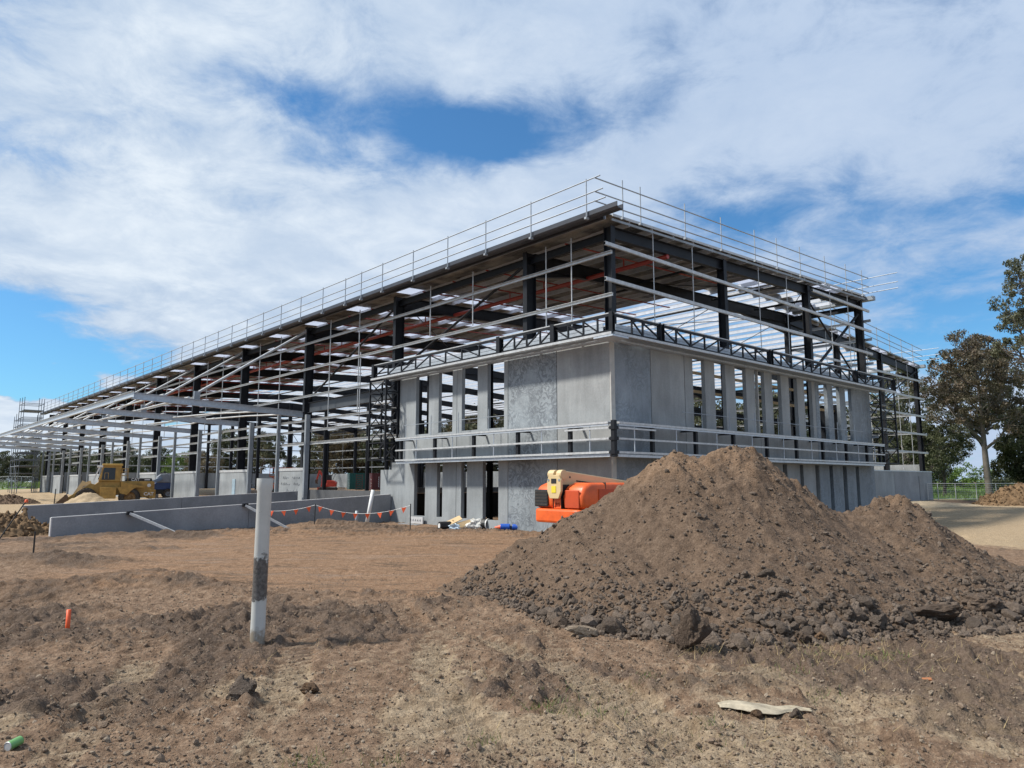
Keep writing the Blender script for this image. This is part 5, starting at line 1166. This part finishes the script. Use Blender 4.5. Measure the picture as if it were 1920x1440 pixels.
# ------------------------------------------------------------------ trees, grass, fences
def leaf_mat(name, a, b_, c):
    m, nt, b = newmat(name); co = ocoord(nt); out = nt.nodes['Material Output']
    f = noise(nt, co, .55, 3); f2 = noise(nt, co, 7, 2)
    k = mth(nt, 'ADD', mth(nt, 'MULTIPLY', f, .7), mth(nt, 'MULTIPLY', f2, .5))
    col = ramp(nt, k, [(.38, a), (.58, b_), (.8, c)]); lk(nt, col, b.inputs['Base Color']); b.inputs['Roughness'].default_value = .5; b.inputs['Specular IOR Level'].default_value = .35
    t = nt.nodes.new('ShaderNodeBsdfTranslucent'); lk(nt, col, t.inputs['Color']); mx = nt.nodes.new('ShaderNodeMixShader'); mx.inputs[0].default_value = .25
    lk(nt, b.outputs[0], mx.inputs[1]); lk(nt, t.outputs[0], mx.inputs[2]); lk(nt, mx.outputs[0], out.inputs[0]); return m
L_gum = leaf_mat('gum_leaves', (.055, .064, .036), (.105, .112, .062), (.17, .165, .10))
L_red = leaf_mat('bronze_gum_leaves', (.050, .049, .029), (.102, .087, .053), (.175, .120, .083))
L_dark = leaf_mat('dark_leaves', (.040, .050, .027), (.075, .086, .043), (.125, .132, .068))
L_brown = leaf_mat('olive_brown_leaves', (.07, .062, .035), (.128, .105, .058), (.185, .15, .085))
L_green = leaf_mat('fresh_green_leaves', (.05, .085, .018), (.10, .16, .03), (.17, .24, .055))
M_bark = plain('gum_bark', (.115, .098, .082), .85, 0, .45, 1.5, .5, 12); M_barkd = plain('dark_bark', (.06, .05, .043), .9, 0, .3, 2, .5, 12)
def leaves_np(centres, radii, per, size, rs, droop=.5, asp=.42):
    """small leaf quads spread through clumps; returns V, F"""
    n = len(centres) * per; c = np.repeat(np.asarray(centres), per, 0); r = np.repeat(np.asarray(radii), per)
    d = rs.normal(size=(n, 3)); d /= np.linalg.norm(d, axis=1)[:, None]; q = rs.rand(n) ** .42
    p = c + d * (q * r)[:, None] * np.array([1, 1, .72])
    a = rs.normal(size=(n, 3)); a[:, 2] -= droop * 1.5; a /= np.linalg.norm(a, axis=1)[:, None]
    b_ = np.cross(a, rs.normal(size=(n, 3))); b_ /= np.linalg.norm(b_, axis=1)[:, None]
    s = size * (.65 + .7 * rs.rand(n)); A = a * (s * .5)[:, None]; B = b_ * (s * .5 * asp)[:, None]
    V = np.stack([p - A, p + B, p + A, p - B], 1).reshape(-1, 3)
    return V, np.arange(n * 4).reshape(-1, 4)
def tree_data(seed, H, W, base=.4, nl=10, clumps=14, cr=.6, per=100, leaf=.28, lean=(0, 0), r0=.3, sq=.8):
    """trunk with limbs to each lobe of the crown, twigs to every leaf clump; base at the origin"""
    r = random.Random(seed); mb = MB(); C = []; rad = []
    top = Vector((lean[0] * H, lean[1] * H, H * .80)); n = 9; tr = []
    for k in range(n + 1):
        t = k / n; p = Vector((top.x * t, top.y * t, -.3 + (top.z + .3) * t)) + Vector((math.sin(t * 5 + seed), math.cos(t * 4 + seed), 0)) * .018 * H * t; tr.append(p)
    for k in range(n): mb.tube(tr[k], tr[k + 1], r0 * (1 - .85 * k / n) * (1.25 if k == 0 else 1), 10, r0 * (1 - .85 * (k + 1) / n), cap=False)
    zb = base * H
    for l in range(nl):
        q = (l + .5) / nl; z = zb + (H - zb) * (.10 + .80 * q); lr = W * r.uniform(.17, .25)
        prof = math.sin(PI * min(1, (.20 + .72 * q))) ** .7; a = l * 2.4 + r.uniform(-.5, .5) + seed; d = W * .5 * prof * r.uniform(.45, .80)
        ax = Vector((top.x, top.y, 0)) * min(1, z / top.z)
        c = Vector((ax.x + math.cos(a) * d, ax.y + math.sin(a) * d, min(z, H - lr * sq)))
        ts = max(.16, min(.97, (z / H - .10 - .30 * (d / W)) / .80)); f = ts * n; k = min(n - 1, int(f)); s0 = tr[k].lerp(tr[k + 1], f - k)
        m1 = s0.lerp(c, .5) + Vector((r.uniform(-.3, .3), r.uniform(-.3, .3), -.10 * (c - s0).length)); rr = r0 * (.48 - .22 * q)
        P = [s0, s0.lerp(m1, .6) , m1, m1.lerp(c, .5), c]
        for a_, b_, k in zip(P[:-1], P[1:], range(4)): mb.tube(a_, b_, rr * (1 - .2 * k), 6, rr * (1 - .2 * (k + 1)), cap=False)
        for j in range(clumps):
            v = Vector((r.gauss(0, 1), r.gauss(0, 1), r.gauss(0, 1))).normalized(); e = c + Vector((v.x, v.y, v.z * sq)) * lr * r.uniform(.55, 1.08)
            C.append(list(e)); rad.append(cr * r.uniform(.6, 1.15))
            s1 = m1.lerp(c, r.uniform(.2, 1)); md = s1.lerp(e, .55) + Vector((0, 0, r.uniform(-.15, .05) * lr)); mb.tube(s1, md, rr * .26, 4, rr * .18, cap=False); mb.tube(md, e, rr * .18, 4, rr * .08, cap=False)
    V, F = leaves_np(np.array(C), rad, per, leaf, np.random.RandomState(seed)); return mb, V, F
def plant_tree(name, label, x, y, data, lmat, bark, group=None, rz=0.0, sc=1.0, meshes=None):
    t = thing(name, label, 'tree', (x, y, gzz(x, y)), rz, group); t.scale = (sc, sc, sc)
    if meshes is None:
        mb, V, F = data; tm = mb.mesh('trunk', True); tm.materials.append(bark); cm = npmesh('crown', V, F, [lmat], False); meshes = (tm, cm)
    link('trunk', meshes[0], t); link('crown', meshes[1], t); return t, meshes
# the gums on the right
plant_tree('gum_tree', 'tall bronze crowned gum with a pale forked trunk on the grass right of the building', 44.7, 68.3, tree_data(5, 15.8, 10.2, .40, 17, 17, .60, 76, .26, (-.03, 0), .33), L_red, M_bark)
plant_tree('gum_tree', 'dark stemmed gum directly behind the bronze crowned gum', 49.6, 76, tree_data(9, 15.0, 9.5, .40, 14, 15, .62, 78, .28, (.02, 0), .30), L_gum, M_barkd)
plant_tree('gum_tree', 'small spreading dark gum between the end wall and the bronze crowned gum', 43.8, 74, tree_data(14, 8.0, 6.6, .36, 9, 14, .52, 62, .25, (.03, 0), .18), L_dark, M_barkd)
plant_tree('gum_tree', 'leaning low gum closest to the concrete end wall', 40.8, 73, tree_data(17, 7.6, 6.4, .34, 8, 13, .52, 60, .25, (.10, 0), .16), L_dark, M_barkd)
plant_tree('gum_tree', 'tall open crowned gum seen through the frame at the right end', 46.6, 86, tree_data(23, 16.0, 9.0, .25, 14, 9, .70, 80, .32, (.0, 0), .30), L_gum, M_bark)
plant_tree('gum_tree', 'very tall gum reaching in high from beyond the right edge', 34.6, 46, tree_data(28, 16.6, 6.6, .56, 11, 16, .45, 90, .19, (0, 0), .34), L_gum, M_bark)
plant_tree('gum_tree', 'dark bushy gum at the right edge behind the tan heap', 52.0, 72, tree_data(33, 9.0, 8.5, .10, 12, 14, .8, 100, .34, (0, 0), .3), L_dark, M_barkd)
PROT = {}
def far_tree(label, x, y, H, kind, rz, group=None, name='tree'):
    lm, bk = {'gum': (L_gum, M_bark), 'dark': (L_dark, M_barkd), 'brown': (L_brown, M_barkd), 'green': (L_green, M_barkd)}[kind[0]]
    if kind not in PROT:
        d = {0: (41, 12, 6.5, .34, 9, 8, .75), 1: (47, 12, 10.0, .14, 14, 11, 1.0), 2: (52, 12, 14.0, .06, 15, 12, 1.25)}[kind[1]]
        mb, V, F = tree_data(*d, 55, .50, (.01, 0), .3); tm = mb.mesh('trunk', True); tm.materials.append(bk); PROT[kind] = (tm, npmesh('crown', V, F, [lm], False))
    plant_tree(name, label, x, y, None, None, None, group, rz, H / 12.0, PROT[kind])
ORD = ['first', 'second', 'third', 'fourth', 'fifth', 'sixth', 'seventh', 'eighth', 'ninth', 'tenth', 'eleventh', 'twelfth', 'thirteenth', 'fourteenth', 'fifteenth', 'sixteenth', 'seventeenth', 'eighteenth', 'nineteenth', 'twentieth', 'twenty-first', 'twenty-second', 'twenty-third', 'twenty-fourth', 'twenty-fifth', 'twenty-sixth']
KIND = {'gum': 'grey green', 'dark': 'dark', 'brown': 'olive brown', 'green': 'fresh green'}
def at_px(px, D): return (px - 960) / 1367 * D, D
rr_ = random.Random(4)
for q_, (px, D, H, kind) in enumerate(sorted(((1330, 97, 12.6, ('gum', 1)), (1395, 104, 12.0, ('dark', 1)), (1455, 96, 13.8, ('gum', 1)), (1512, 100, 12.4, ('dark', 1)), (1575, 98, 10.5, ('gum', 0)), (1640, 96, 12.0, ('gum', 1)), (1668, 104, 14.0, ('dark', 0)), (1695, 100, 9.5, ('dark', 1)), (1735, 110, 8.5, ('dark', 2)), (1245, 108, 11.0, ('dark', 1))))):
    x, y = at_px(px, D); far_tree(ORD[q_] + ' gum from the left in the row behind the right side of the frame', x, y, H, kind, rr_.uniform(0, 6), 'gum trees behind the right side of the building')
for q_, (px, D, H, kind) in enumerate(sorted(((300, 165, 9.0, ('dark', 1)), (345, 160, 8.0, ('green', 2)), (382, 158, 7.8, ('brown', 2)), (430, 168, 13.5, ('dark', 1)), (462, 172, 12.0, ('gum', 1)), (489, 160, 12.4, ('gum', 0)), (512, 165, 12.0, ('dark', 0)), (560, 178, 7.2, ('dark', 2)), (578, 172, 9.5, ('gum', 0)), (602, 165, 13.2, ('gum', 1)), (640, 158, 14.6, ('brown', 1)), (668, 162, 12.6, ('brown', 1)), (694, 158, 11.8, ('dark', 1)), (728, 160, 12.4, ('gum', 1)), (783, 158, 12.6, ('dark', 1)), (815, 170, 10.5, ('gum', 2)), (842, 158, 14.8, ('gum', 1)), (880, 160, 17.0, ('brown', 1)), (926, 158, 18.5, ('gum', 1)), (985, 160, 13.0, ('dark', 1))))):
    x, y = at_px(px, D); far_tree(ORD[q_] + ' tree from the left in the row beyond the building, ' + KIND[kind[0]] + ' crowned', x, y, H, kind, rr_.uniform(0, 6), 'trees beyond the far end of the building')
for q_, (px, D, H, kind) in enumerate(sorted(((-30, 190, 9.5, ('dark', 1)), (6, 185, 9.2, ('dark', 1)), (38, 200, 6.4, ('brown', 1)), (62, 188, 9.6, ('dark', 1)), (90, 178, 9.0, ('gum', 1)), (118, 180, 9.4, ('dark', 1)), (146, 184, 9.6, ('gum', 1)), (172, 178, 8.8, ('dark', 2)), (205, 182, 9.2, ('dark', 1)), (238, 176, 9.6, ('gum', 1)), (268, 178, 8.2, ('dark', 2)), (20, 240, 8.5, ('dark', 2)), (78, 230, 10, ('dark', 2)), (160, 240, 10, ('dark', 2))))):
    x, y = at_px(px, D); far_tree(ORD[q_] + ' tree from the left on the left horizon behind the scaffold, ' + KIND[kind[0]] + ' crowned', x, y, H, kind, rr_.uniform(0, 6), 'dark trees on the left horizon')
# grass paddock on the right with weeds
def grass_patch(name, xs_, ys_, keep, col_a, n, label, hgt=.25, w_=.03, dz=.03):
    X, Y = np.meshgrid(xs_, ys_); i = np.arange(X.size).reshape(X.shape); xf, yf = X.ravel(), Y.ravel(); zf = gz(xf, yf) + gdetail(xf, yf)[0] + dz + .12 * (fbm(xf * .3, yf * .3, 401, 3) - .4)
    zf = np.where(keep(xf, yf), zf, zf - .6)
    F = np.stack([i[:-1, :-1].ravel(), i[:-1, 1:].ravel(), i[1:, 1:].ravel(), i[1:, :-1].ravel()], 1); F = F[keep(xf, yf)[F].any(1)]
    o = link(name, npmesh(name, np.stack([xf, yf, zf], 1), F, [col_a])); o['kind'] = 'structure'; o['label'] = label
    gx = RS.uniform(xs_[0], xs_[-1], n); gy = RS.uniform(ys_[0], ys_[-1], n); k = keep(gx, gy); gx, gy = gx[k], gy[k]; gzv = gz(gx, gy) + dz
    return gx, gy, gzv
M_turf = leaf_mat('paddock_grass', (.075, .135, .028), (.12, .20, .04), (.19, .26, .07))
def blades(name, gx, gy, g0, h, wd, mat, label, spread=.35):
    n = len(gx); hh = h * (.5 + RS.rand(n)); a = RS.rand(n) * 6.28; lx_ = RS.normal(0, spread, n) * hh; ly_ = RS.normal(0, spread, n) * hh
    c, s = np.cos(a) * wd / 2, np.sin(a) * wd / 2; z0 = np.full(n, 0.0) + g0
    V = np.stack([np.stack([gx - c, gy - s, z0 - .02], 1), np.stack([gx + c, gy + s, z0 - .02], 1), np.stack([gx + lx_, gy + ly_, z0 + hh], 1)], 1).reshape(-1, 3)
    o = link(name, npmesh(name, V, np.arange(n * 3).reshape(-1, 3), [mat], False)); o['kind'] = 'stuff'; o['label'] = label; return o
kp = lambda x, y: (to_uv(x, y)[1] > 45.8 + 1.5 * np.sin(x * .4)) & (x > 29) & (to_uv(x, y)[0] < 60)
gx, gy, g0 = grass_patch('grass_paddock', np.arange(29, 130, .8), np.arange(44, 190, .8), kp, M_turf, 60000, 'green grass paddock right of the building')
blades('grass', gx, gy, g0, .32, .10, M_turf, 'long green grass blades on the paddock')
kl = lambda x, y: (x < -74) & (y > 118)
gx, gy, g0 = grass_patch('grass_verge', np.arange(-240, -74, 2.0), np.arange(118, 240, 2.0), kl, M_turf, 12000, 'green weedy verge on the far left')
blades('weeds', gx, gy, g0, 1.0, .35, L_green, 'tall green weeds on the far left verge', .6)
# leafy bushes on the paddock
for j, (px, D, H) in enumerate(((1757, 132, 3.6), (1778, 126, 3.2), (1800, 134, 3.8), (1823, 128, 3.4), (1846, 132, 3.6), (1884, 90, 2.6), (1908, 84, 3.2))):
    x, y = at_px(px, D); rs = np.random.RandomState(70 + j); cs = rs.normal(size=(16, 3)) * np.array([1.7, 1.2, .35 * H]) + np.array([0, 0, H * .42]); cs[:, 2] = np.abs(cs[:, 2])
    V, F = leaves_np(cs, np.full(16, .75), 70, .34, rs, .1, .6); t = thing('bush', ORD[j] + ' bright green bush from the left behind the wire fence' if j < 5 else ('dark bush right of the gum trunks on the paddock' if j == 5 else 'large dark bush at the right edge of the paddock'), 'bush', (x, y, gzz(x, y)), 0, 'bushes on the paddock' if j < 5 else None)
    link('foliage', npmesh('foliage', V, F, [L_green if j < 5 else L_dark], False), t)
    mb = MB()
    for c in cs[:6]: mb.tube((0, 0, -.1), tuple(c), .03, 5, .012)
    mb.build('stem', M_barkd, t)
def wire_fence(name, label, pts, h, n_wire, mat, rp=.03):
    t = thing(name, label, 'fence', (0, 0, 0))
    for a in pts: MB().tube((a[0], a[1], a[2] - .1), (a[0], a[1], a[2] + h), rp, 8).build('post', mat, t)
    for k in range(n_wire):
        z = .12 + (h - .14) * k / (n_wire - 1); mb = MB()
        for a, b_ in zip(pts[:-1], pts[1:]): mb.tube((a[0], a[1], a[2] + z), (b_[0], b_[1], b_[2] + z), .022 if k in (0, n_wire - 1) else .008, 5)
        mb.build('rail' if k in (0, n_wire - 1) else 'wire', mat, t)
    return t
P_ = []
for px in (1738, 1757, 1790, 1829, 1866, 1905, 1950): x, y = at_px(px, 58.0); P_.append((x, y, gzz(x, y)))
wire_fence('site_fence', 'light grey temporary wire fence across the grass behind the tan gravel', P_, 1.35, 9, M_galw)
P_ = []
for px in (-8, 16, 22, 40, 62): x, y = at_px(px, 122.0); P_.append((x, y, gzz(x, y)))
wire_fence('site_fence', 'grey mesh fence on the far left beside the scaffold towers', P_, 2.0, 10, M_galpost, .05)
# weeds and dry grass on the foreground
M_dry = plain('dry_straw', (.36, .27, .13), .8, 0, .25, 8); cx_, cy_ = [], []
for (x, y, r, n) in ((3.55, 8.75, .45, 260), (2.2, 8.75, .25, 120), (4.4, 8.4, .5, 160), (.6, 6.9, .8, 90), (3.2, 8.2, .6, 110), (5.2, 8.0, .9, 120), (-1.2, 7.8, .6, 60), (1.9, 5.9, .9, 90), (-2.6, 8.9, .5, 40)):
    cx_.append(RS.normal(x, r, n)); cy_.append(RS.normal(y, r * .6, n))
gx, gy = np.concatenate(cx_), np.concatenate(cy_); blades('dry_grass', gx, gy, gz(gx, gy) + gdetail(gx, gy)[0], .09, .006, M_dry, 'dry straw coloured grass on the foreground soil', 1.0)
cx_, cy_ = [], []
for (x, y, r, n) in ((.35, 6.6, .10, 130), (.75, 6.45, .12, 90), (4.15, 8.4, .14, 120), (3.55, 8.6, .12, 60), (2.9, 7.0, .1, 40), (-1.45, 5.45, .10, 90), (-.9, 5.4, .08, 60), (-.2, 5.9, .06, 40), (1.25, 7.3, .12, 50), (3.0, 8.0, .15, 60), (.45, 7.0, .2, 50), (1.6, 6.1, .2, 50)):
    cx_.append(RS.normal(x, r, n)); cy_.append(RS.normal(y, r, n))
gx, gy = np.concatenate(cx_), np.concatenate(cy_); blades('weeds', gx, gy, gz(gx, gy) + gdetail(gx, gy)[0], .055, .007, L_green, 'small green weeds sprouting on the foreground soil', .7)
